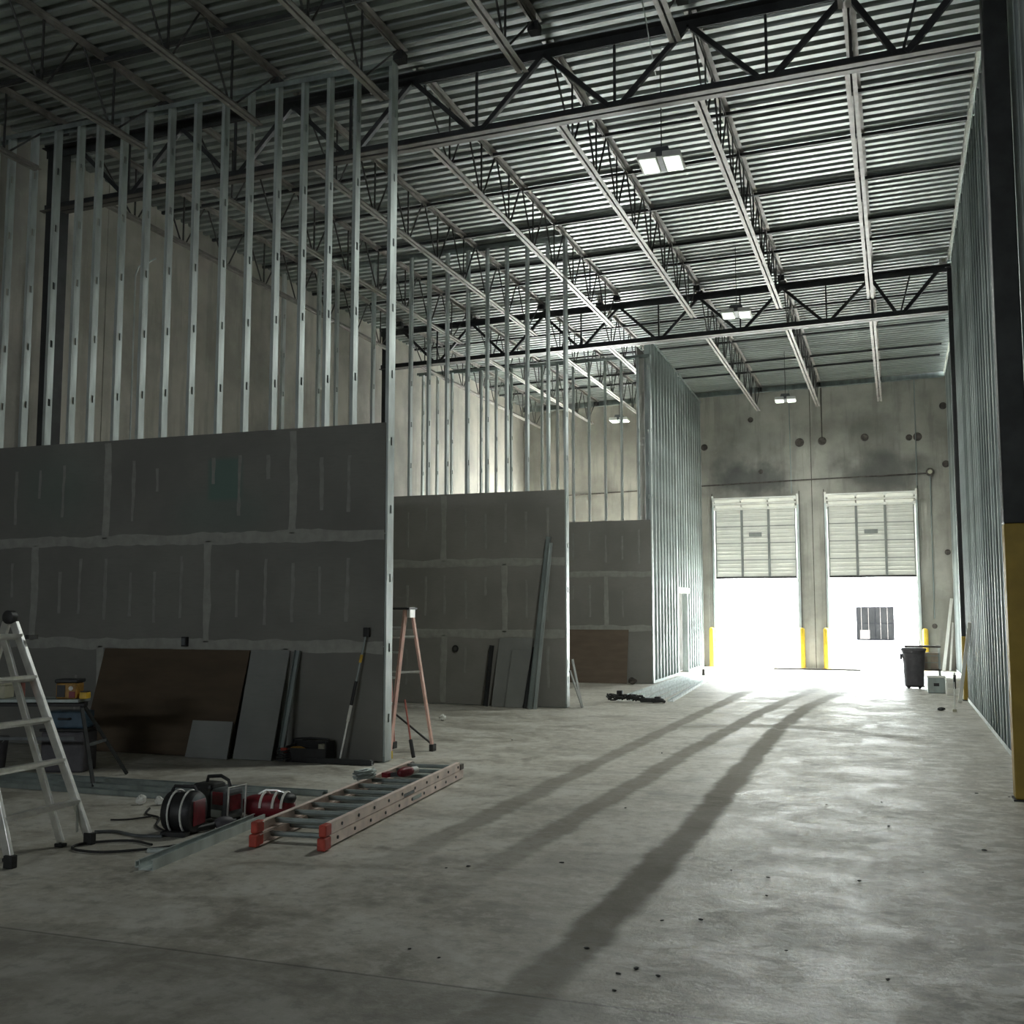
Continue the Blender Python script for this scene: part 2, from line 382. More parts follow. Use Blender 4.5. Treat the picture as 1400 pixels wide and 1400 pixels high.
# conduits on the far wall
def conduit(pts, label, r=.018, mt='rust'):
    o = MB().tube(pts, r, 6).build('conduit', M[mt], None, True)
    tag(o, label, 'conduit'); return o
yc = YF-.03
conduit([(-5.45,yc,5.31),(-2.72,yc,5.37),(.90,yc,5.42)], 'thin horizontal conduit running across the dock wall above both doors')
conduit([(-2.80,yc,8.05),(-2.79,yc,5.0)], 'vertical conduit dropping from roof to right corner of left dock door', .014, 'galv_dark')
conduit([(-1.90,yc,8.1),(-1.90,yc,6.5)], 'short vertical conduit from roof to the dark pocket left above right dock door', .014)
conduit([(.62,yc,8.1),(.60,yc,4.95)], 'vertical conduit dropping from roof to right corner of right dock door', .014, 'galv_dark')
conduit([(.95,yc,5.38),(.93,yc,1.4)], 'grey conduit running down from the round box right of the right dock door', .016, 'galv_dark')
jb = thing('junction_box', 'round junction box at right end of horizontal conduit on dock wall', 'electrical box', (.95, YF, 5.45), world=True)
Mx = Matrix.Translation((.95, YF-.05, 5.45)) @ Matrix.Rotation(PI/2, 4, 'X')
MB().lathe([(.10,-.05),(.11,-.04),(.11,.04),(.09,.05)], n=16, M=Mx).build('housing', M['rust'], jb, True)
MB().lathe([(.06,.05),(.06,.07),(.03,.085)], n=12, M=Mx).build('cover', M['cream'], jb, True)

conduit([(-10.95,yc,5.15),(-5.75,yc,5.28)], 'horizontal conduit on far wall seen through the farthest partition studs')
wb = thing('sensor_box', 'small white box on top of the far girder at its right end', 'box', (1.0, 20.90, 8.068))
MB().box((-.07,-.06,0), (.07,.08,.11)).build('housing', M['white'], wb, bevel=.008); MB().box((-.035,-.068,.02), (.035,-.059,.08)).build('cover', M['cream'], wb)
# ------------------------------------------------------------------ dock doors
def dock_door(name, x0, x1, zb, zt, label, tilt=True):
    t = thing(name, label, None, ((x0+x1)/2, YF, 0), world=True, kind='structure')
    yd = YF-.07; n = 4; hgt = (zt-zb)/n; cw = (x1-x0)/3
    for i in range(n):
        z0 = zb+i*hgt
        for k in range(3):
            mb = MB()
            a, b = x0+k*cw+.03, x0+(k+1)*cw-.03
            mb.box((a, yd-.02, z0+.012), (b, yd+.02, z0+hgt-.012))
            for q in (.30, .52, .78):
                mb.prism([(yd-.034, z0+hgt*q-.008), (yd-.02, z0+hgt*q-.028), (yd-.02, z0+hgt*q+.028), (yd-.034, z0+hgt*q+.008)], a+.01, b-.01, 'x')
            mb.build('door_panel', M['door_white'], t)
        if i == 2:
            xm = (x0+x1)/2
            MB().box((xm-.18, yd-.045, z0+hgt*.38), (xm+.18, yd-.034, z0+hgt*.62)).build('name_plate', M['door_line'], t)
        MB().box((x0+.01, yd-.012, z0-.014), (x1-.01, yd+.022, z0+.014)).build('section_joint', M['door_line'], t)
    for k in (0, 1, 2, 3):
        xx = x0+k*cw
        MB().box((xx-.032 if k else xx, yd-.05, zb), (xx+.032 if k < 3 else xx, yd-.01, zt)).build('stile', M['door_line'], t)
    MB().box((x0, yd-.04, zb-.05), (x1, yd+.03, zb)).build('bottom_seal', M['rubber'], t)
    # top section leaning back into the room on its curved track
    ty = yd-.30; tz = zt+.30
    for k in range(3):
        a, b = x0+k*cw+.02, x0+(k+1)*cw-.02
        mb = MB()
        for f0, f1 in ((0, .46), (.52, .97)):
            p = Vector(((a+b)/2, yd+(ty-yd)*f0, zt+(tz-zt)*f0)); q = Vector(((a+b)/2, yd+(ty-yd)*f1, zt+(tz-zt)*f1))
            mb.bar(p, q, b-a, .03, up=(0, -1, .7))
        mb.build('top_panel', M['door_white'], t)
    for z_, y_ in ((zt+.02, yd-.05), (zt+.16, yd-.2), (zt+.31, ty-.02)):
        MB().bar((x0-.03, y_, z_), (x1+.03, y_, z_), .045, .04).build('stiffener', M['white'], t)
    for k in range(4):
        xx = x0+k*cw
        for f0 in (.1, .9):
            MB().box((xx-.04, yd+(ty-yd)*f0-.06, zt+(tz-zt)*f0-.04), (xx+.04, yd+(ty-yd)*f0-.02, zt+(tz-zt)*f0+.04)).build('hinge', M['white'], t)
    for sx_ in (-1, 1):
        xx = x0-.06 if sx_ < 0 else x1+.06
        MB().box((xx-.03, YF-.11, .02), (xx+.03, YF-.002, zt+.1)).build('track', M['galv'], t)
        MB().box((xx+.03*sx_, YF-.05, .8), (xx+.05*sx_, YF-.002, zt+.5)).build('track_bracket', M['rust'], t)
        pts = [(xx, YF-.06, zt+.05)]+[(xx, YF-.06-.5*(1-math.cos(a*PI/12)), zt+.05+.5*math.sin(a*PI/12)) for a in range(1, 4)]
        MB().tube(pts, .03, 6).build('curved_track', M['white'], t, True)
    return t
dock_door('door_1', D1[0], D1[1], 2.60, 4.56, 'white ribbed overhead dock door, raised halfway, left of the concrete pier')
dock_door('door_2', D2[0], D2[1], 2.60, 4.58, 'white ribbed overhead dock door, raised halfway, right of the concrete pier')

# yellow jamb guards
def guard(x, label):
    t = thing('door_guard', label, 'door guard', (x, YF-.14, 0), 0, 'yellow guards at the dock door jambs')
    MB().lathe([(.075,0),(.075,1.08),(.06,1.12),(.02,1.14)], n=14).build('post', M['yellow'], t, True)
    MB().box((-.11,-.10,0), (.11,.12,.012)).build('base_plate', M['yellow'], t)
guard(-5.13, 'yellow guard post at left jamb of the left dock door')
guard(-2.58, 'yellow guard post on concrete pier, beside the left dock door')
guard(-1.93, 'yellow guard post on concrete pier, beside the right dock door')
guard(.68, 'yellow guard post at right jamb of right dock door, behind the bin')
# dock leveller lip
dl = thing('dock_leveller', 'low steel dock plate lying across threshold in front of the pier', 'dock plate', (-2.3, 30.6, 0))
MB().box((-1.0,-.12,0), (1.3,.12,.03)).build('plate', M['galv_dark'], dl)
MB().box((-1.0,-.16,0), (1.3,-.12,.045)).build('lip', M['rust'], dl)

# ------------------------------------------------------------------ steel columns
def column(x0, y0, w_, h, label, ylw, base=True):
    t = thing('steel_column', label, 'column', (x0+w_/2, y0+w_/2, 0))
    a = w_/2
    def sq(z0, z1, g, mt, nm, bev=.012): return MB().box((-a-g, -a-g, z0), (a+g, a+g, z1)).build(nm, mt, t, bevel=bev)
    if ylw:
        sq(.015, ylw, .0, M['yellow_dull'], 'painted_base'); sq(ylw, h, 0, M['black_steel'], 'shaft')
    else: sq(.015, h, 0, M['black_steel'], 'shaft')
    MB().box((-a-.015,-a-.015,0), (a+.0,a+.0,.014)).build('base_plate', M['black_steel'], t)
    MB().box((-a-.03,-a-.03,h), (a+.03,a+.03,h+.02)).build('cap_plate', M['black_steel'], t)
    return t
column(.885, 10.07, .21, 8.0, 'black steel column with yellow lower part at right edge of view', 2.36)
column(1.06, 20.92, .20, 8.0, 'dark steel column set between the two right stud wall runs, far bay', 1.15)
column(-10.70, 10.95, .21, 7.9, 'black steel column behind near stud partition by left concrete wall', 0)
column(-10.70, 20.95, .21, 7.9, 'dark steel column by left concrete wall behind second partition', 0)

# ------------------------------------------------------------------ joist girders
def girder(Yg, xl, xr, label):
    t = thing('joist_girder', label, 'girder', (xr, Yg, 7), world=True)
    zt = lambda x: 7.955+.016*(x+2); zb = lambda x: 7.19+.016*(x+2)
    def tee(nm, z, up, mt=M['black_steel']):
        for s_ in (-1, 1):
            MB().bar((xl, Yg+s_*.014, z(xl)), (xr, Yg+s_*.014, z(xr)), .012, .11).build(nm+'_leg', mt, t)
        MB().bar((xl, Yg, z(xl)+up*.055), (xr, Yg, z(xr)+up*.055), .21, .013).build(nm+'_flange', mt, t) if up > 0 else MB().bar((xl, Yg-.062, z(xl)-.055), (xr, Yg-.062, z(xr)-.055), .088, .012).bar((xl, Yg+.062, z(xl)-.055), (xr, Yg+.062, z(xr)-.055), .088, .012).build(nm+'_flange', M['girder_steel'], t)
    tee('top_chord', zt, 1); tee('bottom_chord', zb, -1)
    nx = [-.3-1.65*k for k in range(7)]
    for i, x in enumerate(nx):
        if x < xl: continue
        m_ = x-.825
        if m_ > xl:
            MB().bar((x, Yg, zt(x)), (m_+.06, Yg, zb(m_)), .055, .055).build('diagonal', M['black_steel'], t)
            MB().bar((m_, Yg, zt(m_)), (m_, Yg, zb(m_)), .028, .028).build('vertical', M['black_steel'], t)
        if i > 0:
            m2 = x+.825
            MB().bar((x, Yg, zt(x)), (m2-.06, Yg, zb(m2)), .055, .055).build('diagonal', M['black_steel'], t)
    # end panel at the right support
    MB().bar((-.3, Yg, zt(-.3)), (.16, Yg, zb(.2)), .06, .06).build('diagonal', M['black_steel'], t)
    MB().bar((.26, Yg, zb(.2)), (.92, Yg, zt(.9)), .065, .065).build('diagonal', M['black_steel'], t)
    MB().bar((.42, Yg, zt(.4)), (.22, Yg, zb(.2)), .028, .028).build('vertical', M['black_steel'], t)
    return t
girder(11.0, -10.75, .98, 'black joist girder of the near bay, crossing the whole ceiling above first partition')
girder(21.02, -10.75, 1.12, 'black joist girder farther back, just before the dock wall bay')

# ------------------------------------------------------------------ bar joists (one mesh set, shared)
JL = 9.78
def joist_meshes(L):
    r = {}
    mb = MB()
    for s_ in (-1, 1):
        mb.box((s_*.012 if s_ > 0 else -.064, 0, .155), (.064 if s_ > 0 else -.012, L, .161))
        mb.box((s_*.012-.003, 0, .10), (s_*.012+.003, L, .161))
    mb.box((-.05,-.0,-0.0), (.05,.14,.158)) if False else None
    r['top_chord'] = mb.mesh('top_chord', M['joist_steel'])
    return r
def make_joist(name, L):
    """local frame: y along joist from 0..L, z=0 underside of deck."""
    j = bpy.data.objects.new(name, None); C.objects.link(j); j.empty_display_size = .2
    a = MB(); b = MB(); wv = MB(); st = MB()
    for s_ in (-1, 1):
        a.box((min(s_*.012, s_*.07), 0, -.008), (max(s_*.012, s_*.07), L, -.001)); a.box((s_*.012-.003, 0, -.06), (s_*.012+.003, L, -.001))
        b.box((min(s_*.017, s_*.062), .45, -.815), (max(s_*.017, s_*.062), L-.45, -.808)); b.box((s_*.015-.003, .45, -.815), (s_*.015+.003, L-.45, -.755))
    a.build('top_chord', M['joist_steel'], j); b.build('bottom_chord', M['joist_steel'], j)
    n = 8; pl = (L-.9)/n
    for i in range(n):
        y0 = .45+i*pl; ym = y0+pl/2
        MB().tube([(0, y0+.04 if i else .12, -.04), (0, ym-.05, -.79)], .0125, 6).tube([(0, ym-.05, -.79), (0, ym+.05, -.79)], .0125, 6).tube([(0, ym+.05, -.79), (0, y0+pl-.04 if i < n-1 else L-.12, -.04)], .0125, 6).build('web_rod', M['web_steel'], j)
        MB().bar((0, ym, -.79), (0, ym, -.04), .02, .02).build('web_strut', M['web_steel'], j)
    for yy in (.07, L-.07):
        MB().box((-.06, yy-.07, -.165), (.06, yy+.07, -.06)).build('bearing_seat', M['black_steel'], j)
    return j
jx = [-.3-1.65*k for k in range(7)]
ordn = ['first', 'second', 'third', 'fourth', 'fifth', 'sixth', 'seventh']
proto = None
for bay, ys in (('near bay, in front of the near girder', .95), ('middle bay between the two girders', 11.12), ('far bay before the dock wall', 21.12)):
    for i, x in enumerate(jx):
        if proto is None: proto = o = make_joist('bar_joist', JL)
        else: o = copy_tree(proto)
        if ys > 20 and i == 3: x = -5.72
        o.location = (x, ys, deck(x)-.002)
        L_ = 10.05 if ys > 20 else JL
        tag(o, ('open-web steel roof joist, %s from the right, %s' % (ordn[i], bay)), 'roof joist', 'open-web joists under the roof deck')
        if ys > 20: o.scale = (1, 10.15/JL, 1)

# bridging bars between joists, just under the deck
names = [(9.55, 'bridging bar under the deck, last before the near girder'), (7.2, 'bridging bar under the deck, nearest to the camera'),
    (13.66, 'bridging bar under the deck, first beyond the near girder'), (15.0, 'bridging bar under the deck, second beyond the near girder'),
    (16.55, 'bridging bar under the deck, third beyond the near girder'), (18.35, 'bridging bar under the deck, fourth beyond the near girder'),
    (19.4, 'bridging bar under the deck, last before the far girder'), (23.2, 'bridging bar under the deck, first beyond the far girder'),
    (25.6, 'bridging bar under the deck, second beyond the far girder'), (27.9, 'bridging bar under the deck, third beyond the far girder'), (29.1, 'bridging bar under the deck, last before the dock wall')]
for yy, lb in names:
    o = MB().bar((-10.95, yy, deck(-10.95)-.045), (1.22, yy, deck(1.22)-.045), .045, .045).build('bridging_bar', M['black_steel'])
    tag(o, lb, 'bridging bar', 'bridging bars under the roof deck')

# ------------------------------------------------------------------ studs
def stud_mesh(name, h, d=.152, fl_=.041, hole=.75, off=.45, back=False):
    mb = MB(); zs = []
    z = off
    while z < h-.15: zs.append(z); z += hole
    hw, hh = .019, .045
    y0, y1 = 0, d; ya, yb = d/2-hw, d/2+hw
    def q(a, b, c, e): mb.add([a, b, c, e], [(0,1,2,3)])
    q((0,y0,0), (0,ya,0), (0,ya,h), (0,y0,h)); q((0,yb,0), (0,y1,0), (0,y1,h), (0,yb,h))
    zp = 0
    for z in zs+[None]:
        zt = z-hh if z is not None else h
        q((0,ya,zp), (0,yb,zp), (0,yb,zt), (0,ya,zt))
        if z is not None: zp = z+hh
    for yy in (y0, y1):
        q((-fl_,yy,0), (0,yy,0), (0,yy,h), (-fl_,yy,h))
        l = .011 if yy == y0 else -.011
        q((-fl_,yy,0), (-fl_,yy+l,0), (-fl_,yy+l,h), (-fl_,yy,h))
    return mb.mesh(name, M['galv'])

def track_channel(p, q, w_, up, name, t, mat=None):
    p = Vector(p); q = Vector(q); d = (q-p).normalized(); side = Vector((-d.y, d.x, 0))
    mb = MB(); mb.bar(p, q, w_+.006, .002)
    for s_ in (-1, 1):
        mb.bar(p+side*s_*(w_/2+.003)+Vector((0,0,up*.03)), q+side*s_*(w_/2+.003)+Vector((0,0,up*.03)), .002, .06)
    mb.build(name, mat or M['galv_dark'], t)

def ribbon(mb, p, q, w_, y, jit=.012, seg=.10):
    """irregular trowelled band on the wall plane y, from (x,z) p to q"""
    p = Vector(p); q = Vector(q); L = (q-p).length; n = max(2, int(L/seg)); d = (q-p)/L; nn = Vector((-d.y, d.x))
    vs = []; a = b = 0
    for i in range(n+1):
        c = p+d*L*i/n
        a = a*.6+random.uniform(-jit, jit); b = b*.6+random.uniform(-jit, jit)
        for s_, e, th in ((-1, a, 0), (-.7, 0, .003), (.7, 0, .003), (1, b, 0)):
            v = c+nn*(s_*w_/2+e); vs.append((v.x, y-th-.0005, v.y))
    fs = []
    for i in range(n):
        for k in range(3): fs.append((i*4+k, i*4+k+1, i*4+k+5, i*4+k+4))
    mb.add(vs, fs)

def partition(Yp, xr, xl, H, sx, joints, mat, label, streak=1.0, tape=.12):
    t = thing('stud_partition', label, 'partition wall', (xr, Yp, 0), world=True)
    me = stud_mesh('stud', H-.02); mo = stud_mesh('stud', H-.02, .105)
    for i, x in enumerate(sx):
        inst('stud', mo if i else me, t, (x, Yp, .012))
    track_channel((xl, Yp+.0525, .004), (xr+.0, Yp+.0525, .004), .105, 1, 'floor_track', t)
    track_channel((xl, Yp+.0525, H), (xr+.0, Yp+.0525, H), .105, -1, 'top_track', t)
    for r in range(3):
        z0, z1 = r*1.22+.01, (r+1)*1.22
        js = [xr-.022]+[j for j in joints[r] if j < xr-.1]+[xl]
        for a, b in zip(js[:-1], js[1:]):
            MB().box((b+.0015, Yp-.016, z0+.0015), (a-.0015, Yp-.0005, z1-.0015)).build('drywall_sheet', mat, t)
        for j in joints[r]:
            if xl < j < xr-.1:
                mb = MB(); ribbon(mb, (j, z0+.02), (j, z1-.03), tape*.8, Yp-.016); mb.build('joint_tape', M['mud'], t)
    for z in (1.22, 2.44):
        mb = MB(); ribbon(mb, (xl, z), (xr-.025, z), tape, Yp-.016, .014); mb.build('joint_tape', M['mud'], t)
    mb = MB()
    for r in range(3):
        for x in sx:
            if abs(x-xr) < .12 or any(abs(x-j) < .15 for j in joints[r]): continue
            if random.random() < (.12 if r else .5): continue
            z0 = r*1.22+random.uniform(.22, .36); z1 = (r+1)*1.22-random.uniform(.2, .38)
            if random.random() < .2: z0 += .3
            ribbon(mb, (x-.02+random.uniform(-.01,.01), z0), (x-.02, z1), .042, Yp-.016, .008, .06)
    o = mb.build('screw_filler', M['mud_thin'], t); o['kind'] = 'stuff'
    return t
sx1 = [-5.175, -5.62, -5.97, -6.31, -6.66, -7.04, -7.40, -7.80, -8.18, -8.52, -8.89, -9.27, -9.57, -9.94, -10.32, -10.70, -10.97]
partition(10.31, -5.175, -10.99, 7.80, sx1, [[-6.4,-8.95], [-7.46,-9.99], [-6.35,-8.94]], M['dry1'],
    'nearest metal stud partition, grey drywall on its lower half, boards leaning on it')
sx2 = [-5.23, -5.54, -5.92, -6.30, -6.67, -7.04, -7.44, -7.80, -8.16]+[-8.54-.385*k for k in range(7)]
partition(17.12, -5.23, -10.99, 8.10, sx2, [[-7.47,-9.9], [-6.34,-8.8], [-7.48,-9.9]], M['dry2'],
    'second metal stud partition, half clad in drywall, loose studs leaning near its end', tape=.13)
sx3 = [-5.15]+[-5.43-.385*k for k in range(15)]
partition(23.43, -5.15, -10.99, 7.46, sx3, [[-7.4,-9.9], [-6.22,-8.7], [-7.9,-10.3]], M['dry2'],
    'farthest metal stud partition facing the camera, brown board against its drywall', tape=.13)

# corridor stud wall running from the third partition to the dock wall
cw = thing('stud_partition', 'tall galvanized stud wall with a doorway, running to the dock doors', 'partition wall', (-5.2, 23.5, 0), world=True)
me8 = stud_mesh('stud', 7.85); me_h = stud_mesh('stud_above_doorway', 5.6)
def cx(y): return -5.16-.20*(y-23.6)/7.8
y = 23.62; k = 0
while y < 31.3:
    if 26.95 < y < 28.35:
        inst('stud', me_h, cw, (cx(y), y, 2.22), PI/2)
    else: inst('stud', me8, cw, (cx(y), y, .005), PI/2)
    y += .40
for yy in (26.9, 28.4): inst('stud', me8, cw, (cx(yy), yy, .005), PI/2)
track_channel((cx(23.6)-.076, 23.6, 7.86), (cx(31.38)-.076, 31.38, 7.86), .152, -1, 'top_track', cw)
track_channel((cx(23.6)-.076, 23.6, .004), (cx(26.9)-.076, 26.9, .004), .152, 1, 'floor_track', cw)
track_channel((cx(28.4)-.076, 28.4, .004), (cx(31.38)-.076, 31.38, .004), .152, 1, 'floor_track', cw)
MB().box((-5.42, 26.9, 2.08), (-5.24, 28.4, 2.22)).build('door_header', M['white'], cw)  # white colour stands in for sunlight on the header
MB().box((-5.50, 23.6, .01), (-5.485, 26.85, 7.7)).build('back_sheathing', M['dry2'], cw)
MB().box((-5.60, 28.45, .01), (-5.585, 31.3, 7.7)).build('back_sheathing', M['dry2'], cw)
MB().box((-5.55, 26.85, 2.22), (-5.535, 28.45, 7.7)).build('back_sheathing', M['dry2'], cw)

# right wall: studs over sheathing, in two runs either side of the far column
wr = thing('wall_right', None, None, (1.13, 13, 0), world=True, kind='structure')
me_r = stud_mesh('stud', 8.14, fl_=-.041); me_q = me_r.copy(); me_q.materials[0] = M['galv_dark']
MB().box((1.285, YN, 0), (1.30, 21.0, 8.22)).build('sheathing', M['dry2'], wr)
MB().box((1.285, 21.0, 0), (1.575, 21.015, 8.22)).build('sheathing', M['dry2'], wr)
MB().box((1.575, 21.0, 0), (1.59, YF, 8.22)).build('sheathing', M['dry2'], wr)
y = -9.6
while y < 21:
    inst('stud', random.choice((me_r, me_r, me_q)), wr, (1.13, y, .005), -PI/2); y += .40
y = 21.4
while y < 31.3:
    inst('stud', random.choice((me_r, me_r, me_q)), wr, (1.42, y, .005), -PI/2); y += .40
inst('stud', me_r, wr, (1.128, 13.05, .005), -PI/2)
track_channel((1.206, YN, .004), (1.206, 20.9, .004), .155, 1, 'floor_track', wr, M['galv'])
track_channel((1.206, YN, 8.16), (1.206, 20.9, 8.16), .155, -1, 'top_track', wr, M['galv'])
track_channel((1.496, 21.1, .004), (1.496, 31.38, .004), .152, 1, 'floor_track', wr, M['galv'])
track_channel((1.496, 21.1, 8.16), (1.496, 31.38, 8.16), .152, -1, 'top_track', wr, M['galv'])
# white sealant bead in the deck flutes along the head of the wall
mb = MB(); y = 5.0; zz = deck(1.13)
while y < 20.8:
    mb.prism([(y, zz-.085), (y+.2, zz-.085), (y+.2, zz+.0), (y+.17, zz+.04), (y+.115, zz+.04), (y+.085, zz-.002), (y, zz-.002)], 1.085+random.uniform(-.008,.008), 1.125, 'x')
    y += .2
mb.build('head_sealant', M['sealant'], wr)
mb = MB(); mb.bar((1.40, 21.2, deck(1.4)-.06), (1.40, 31.2, deck(1.4)-.06), .03, .05).build('head_sealant', M['sealant'], wr)

# ------------------------------------------------------------------ high-bay lamps
LAMP_W = 75
def lamp(x, y, z, label, wires, wt=None):
    t = thing('high_bay_light', label, 'ceiling light', (x, y, z), 0.06, 'high-bay lamps hanging from the roof')
    MB().prism([(-.13,.07),(.13,.07),(.10,.16),(-.10,.16)], -.15, .15, 'y').build('ballast_housing', M['grey_plastic'], t, bevel=.01)
    for s_ in (-1, 1):
        xa, xb = (.035, .25) if s_ > 0 else (-.25, -.035)
        MB().prism([(xa-.015*(s_<0), .0), (xb+.015*(s_>0), .0), (xb-.02*(s_<0 and 0), .075), (xa, .075)], -.22, .22, 'y').build('reflector', M['white'], t, bevel=.01)
        MB().box((xa+.015, -.2, -.012), (xb-.015, .2, .001)).build('lamp_lens', M['lens'], t, bevel=.004)
    MB().box((-.03,-.22,.01), (.03,.22,.08)).build('centre_spine', M['grey_plastic'], t)
    top = deck(x)-z-.01
    [area('lamp_light', (x+q, y, z-.016), (0,0,.06), .17, .36, False, wt or LAMP_W, (.95,1,.93)) for q in (-.145, .145)]
    MB().tube([(0,0,.16),(0,0,top)], .006, 6).build('hanger_cable', M['black'], t)
    for a, b in wires:
        MB().tube([a, b], .005, 5).build('feed_wire', M['galv_dark'], t)
lamp(-2.48, 12.07, 6.90, 'large high-bay lamp hanging nearest, just beyond the near girder', [])
lamp(-2.56, 18.9, 6.90, 'high-bay lamp in front of the far girder', [])
lamp(-2.51, 27.2, 6.90, 'smallest high-bay lamp, hanging before the dock wall', [])
lamp(-7.16, 28.56, 6.90, 'high-bay lamp seen through the upper studs of the farthest partition', [], 14)
o = MB().tube([(-2.30,9.9,deck(-2.3)-.05),(-2.33,10.6,7.9),(-2.40,11.3,7.75),(-2.44,11.6,7.78)], .007, 6).build('power_cable', M['galv'])
tag(o, 'thin light grey cable drooping past the near girder above the nearest lamp', 'cable')
ct = MB().tube([(-10.35,12.8,6.9),(-10.5,12.6,6.72),(-10.55,12.6,6.6),(-10.55,12.6,.005)], .012, 6).build('conduit', M['galv'], None, True)
tag(ct, 'thin bent metal conduit rising before the left concrete wall behind nearest partition', 'conduit')

# ------------------------------------------------------------------ things leaning on the first partition
def leaning_board(name, x0b, x1b, x0t, x1t, h, yb, yt, th, mat, label, cat, grp=None):
    """board whose foot is at y=yb and head rests at y=yt ; x's give bottom and top corners"""
    t = thing(name, label, cat, ((x0b+x1b)/2, yb, 0), world=True, group=grp)
    A = Vector((x0b, yb, .004)); B = Vector((x1b, yb, .004)); Cc = Vector((x1t, yt, h)); D = Vector((x0t, yt, h))
    n = (B-A).cross(D-A).normalized()*th       # points to the wall side or viewer side
    if n.y > 0: n = -n
    MB().add([A, B, Cc, D, A+n, B+n, Cc+n, D+n], [(0,1,2,3),(7,6,5,4),(0,4,5,1),(1,5,6,2),(2,6,7,3),(3,7,4,0)]).build('board', mat, t)
    return t
def one(o):  # collapse a single-part thing into one tagged mesh
    c = o.children[0]
    for k in ('label', 'category', 'group'):
        if k in o: c[k] = o[k]
    nm = o.name.split('.')[0]; w_ = c.parent.location.copy(); c.parent = None; c.location = w_
    ALL_W.remove(o); bpy.data.objects.remove(o); c.name = nm
    return c
YW = 10.293
one(leaning_board('hardboard_panel', -8.93, -6.93, -8.86, -6.85, 1.165, 10.02, YW-.012, .006, M['brown'], 'large dark brown hardboard sheet leaning on nearest partition drywall', 'board'))
one(leaning_board('drywall_offcut', -7.42, -6.88, -7.38, -6.86, .40, 9.93, 10.0, .013, M['dry_cut'], 'small square grey drywall offcut leaning against the brown hardboard', 'board'))
one(leaning_board('drywall_sheet', -6.85, -6.37, -6.835, -6.34, 1.165, 10.0, YW-.004, .013, M['dry_cut'], 'upright grey drywall strip leaning just right of the brown hardboard', 'board'))
def leaning_stud(pb, pt, w_, d_, label, mat='galv_dark', grp=None):
    t = thing('loose_stud', label, 'metal stud', pb, world=True, group=grp)
    p = Vector(pb); q = Vector(pt); dr = (q-p).normalized(); sd = dr.cross(Vector((0,1,0))).normalized(); nn = sd.cross(dr).normalized()
    MB().bar(p, q, w_, .003, up=nn).build('web', M[mat], t)
    for s_ in (-1, 1):
        MB().bar(p+sd*s_*w_/2-nn*d_/2*(1 if nn.y>0 else -1), q+sd*s_*w_/2-nn*d_/2*(1 if nn.y>0 else -1), .003, d_, up=nn).build('flange', M[mat], t)
    return t
leaning_stud((-6.29, 10.05, .002), (-6.22, YW-.03, 1.17), .06, .035, 'dark steel channel leaning upright right of the drywall strip', 'galv_dark')
# pole
pl = thing('pole_sander', 'thin telescopic pole with black head leaning beside end of nearest partition', 'pole', (-5.62, 10.2, 0), world=True)
a = Vector((-5.62, 10.13, .015)); b = Vector((-5.375, 10.26, 1.42))
def P(f): return a+(b-a)*f
MB().tube([P(0), P(.30)], .012, 8).build('lower_tube', M['aluminium'], pl, True)
MB().tube([P(.30), P(.42)], .017, 8).build('white_sleeve', M['white'], pl, True)
MB().tube([P(.42), P(.60)], .018, 8).build('grip', M['black'], pl, True)
MB().tube([P(.60), P(.74)], .011, 8).build('upper_tube', M['galv_dark'], pl, True)
MB().tube([P(.74), P(.80)], .016, 8).build('yellow_lock', M['tool_yellow'], pl, True)
MB().tube([P(.80), P(.95)], .011, 8).build('top_tube', M['galv_dark'], pl, True)
MB().box((-.035,-.018,-.05), (.035,.018,.05), Matrix.Translation(P(.97))).build('head', M['black'], pl, bevel=.006)
# outlet hole box on the wall
ob = thing('outlet_box', 'small black box stuck above the brown hardboard on nearest partition', 'electrical box', (-7.72, 10.29, 1.26), world=True)
MB().box((-7.75, 10.23, 1.20), (-7.69, 10.2925, 1.31)).build('box_body', M['black'], ob, bevel=.004)
MB().box((-7.742, 10.226, 1.215), (-7.698, 10.231, 1.295)).build('face_plate', M['grey_plastic'], ob)
# dark bar lying at the wall foot
o = MB().bar((-5.93, 10.05, .03), (-5.20, 10.08, .03), .06, .05).bar((-5.93, 10.01, .058), (-5.20, 10.04, .058), .02, .006).build('steel_channel', M['black_steel'])
tag(o, 'black steel channel lying on floor at foot of the leaning pole', 'steel channel')
# tool crate
tc_ = thing('tool_crate', 'small black open tool crate standing at foot of nearest partition', 'crate', (-5.97, 10.12, 0), .05)
MB().box((-.24,-.10,.0), (.24,.10,.018)).build('bottom', M['black'], tc_)
for nm, aa, bb in (('side_panel', (-.24,-.10,0), (.24,-.085,.15)), ('side_panel', (-.24,.085,0), (.24,.10,.21)), ('end_panel', (-.24,-.1,0), (-.225,.1,.17)), ('end_panel', (.225,-.1,0), (.24,.1,.22))):
    MB().box(aa, bb).build(nm, M['black'], tc_, bevel=.003)
MB().tube([(-.22,0,.17),(-.2,0,.235),(0,0,.25),(.2,0,.245),(.22,0,.2)], .011, 8).build('handle', M['black'], tc_, True)
mk = thing('cordless_tool', 'amber and black cordless tool lying left in the black crate', 'power tool', (-6.10, 10.08, .02), .3)
MB().ell((0,0,.10), (.10,.04,.045)).build('motor_body', M['tool_gold'], mk, True)
MB().bar((-.02,0,.08), (-.05,0,.01), .035, .05).build('grip', M['black'], mk); MB().box((-.09,-.035,-.0), (.0,.035,.03)).build('battery', M['tool_gold'], mk)
mk = thing('paper_roll', 'pale grey roll standing right in the black crate', 'roll', (-5.82, 10.12, .02))
MB().lathe([(.04,0),(.045,.01),(.045,.17),(.015,.175)], n=14).build('roll_body', M['cream'], mk, True)
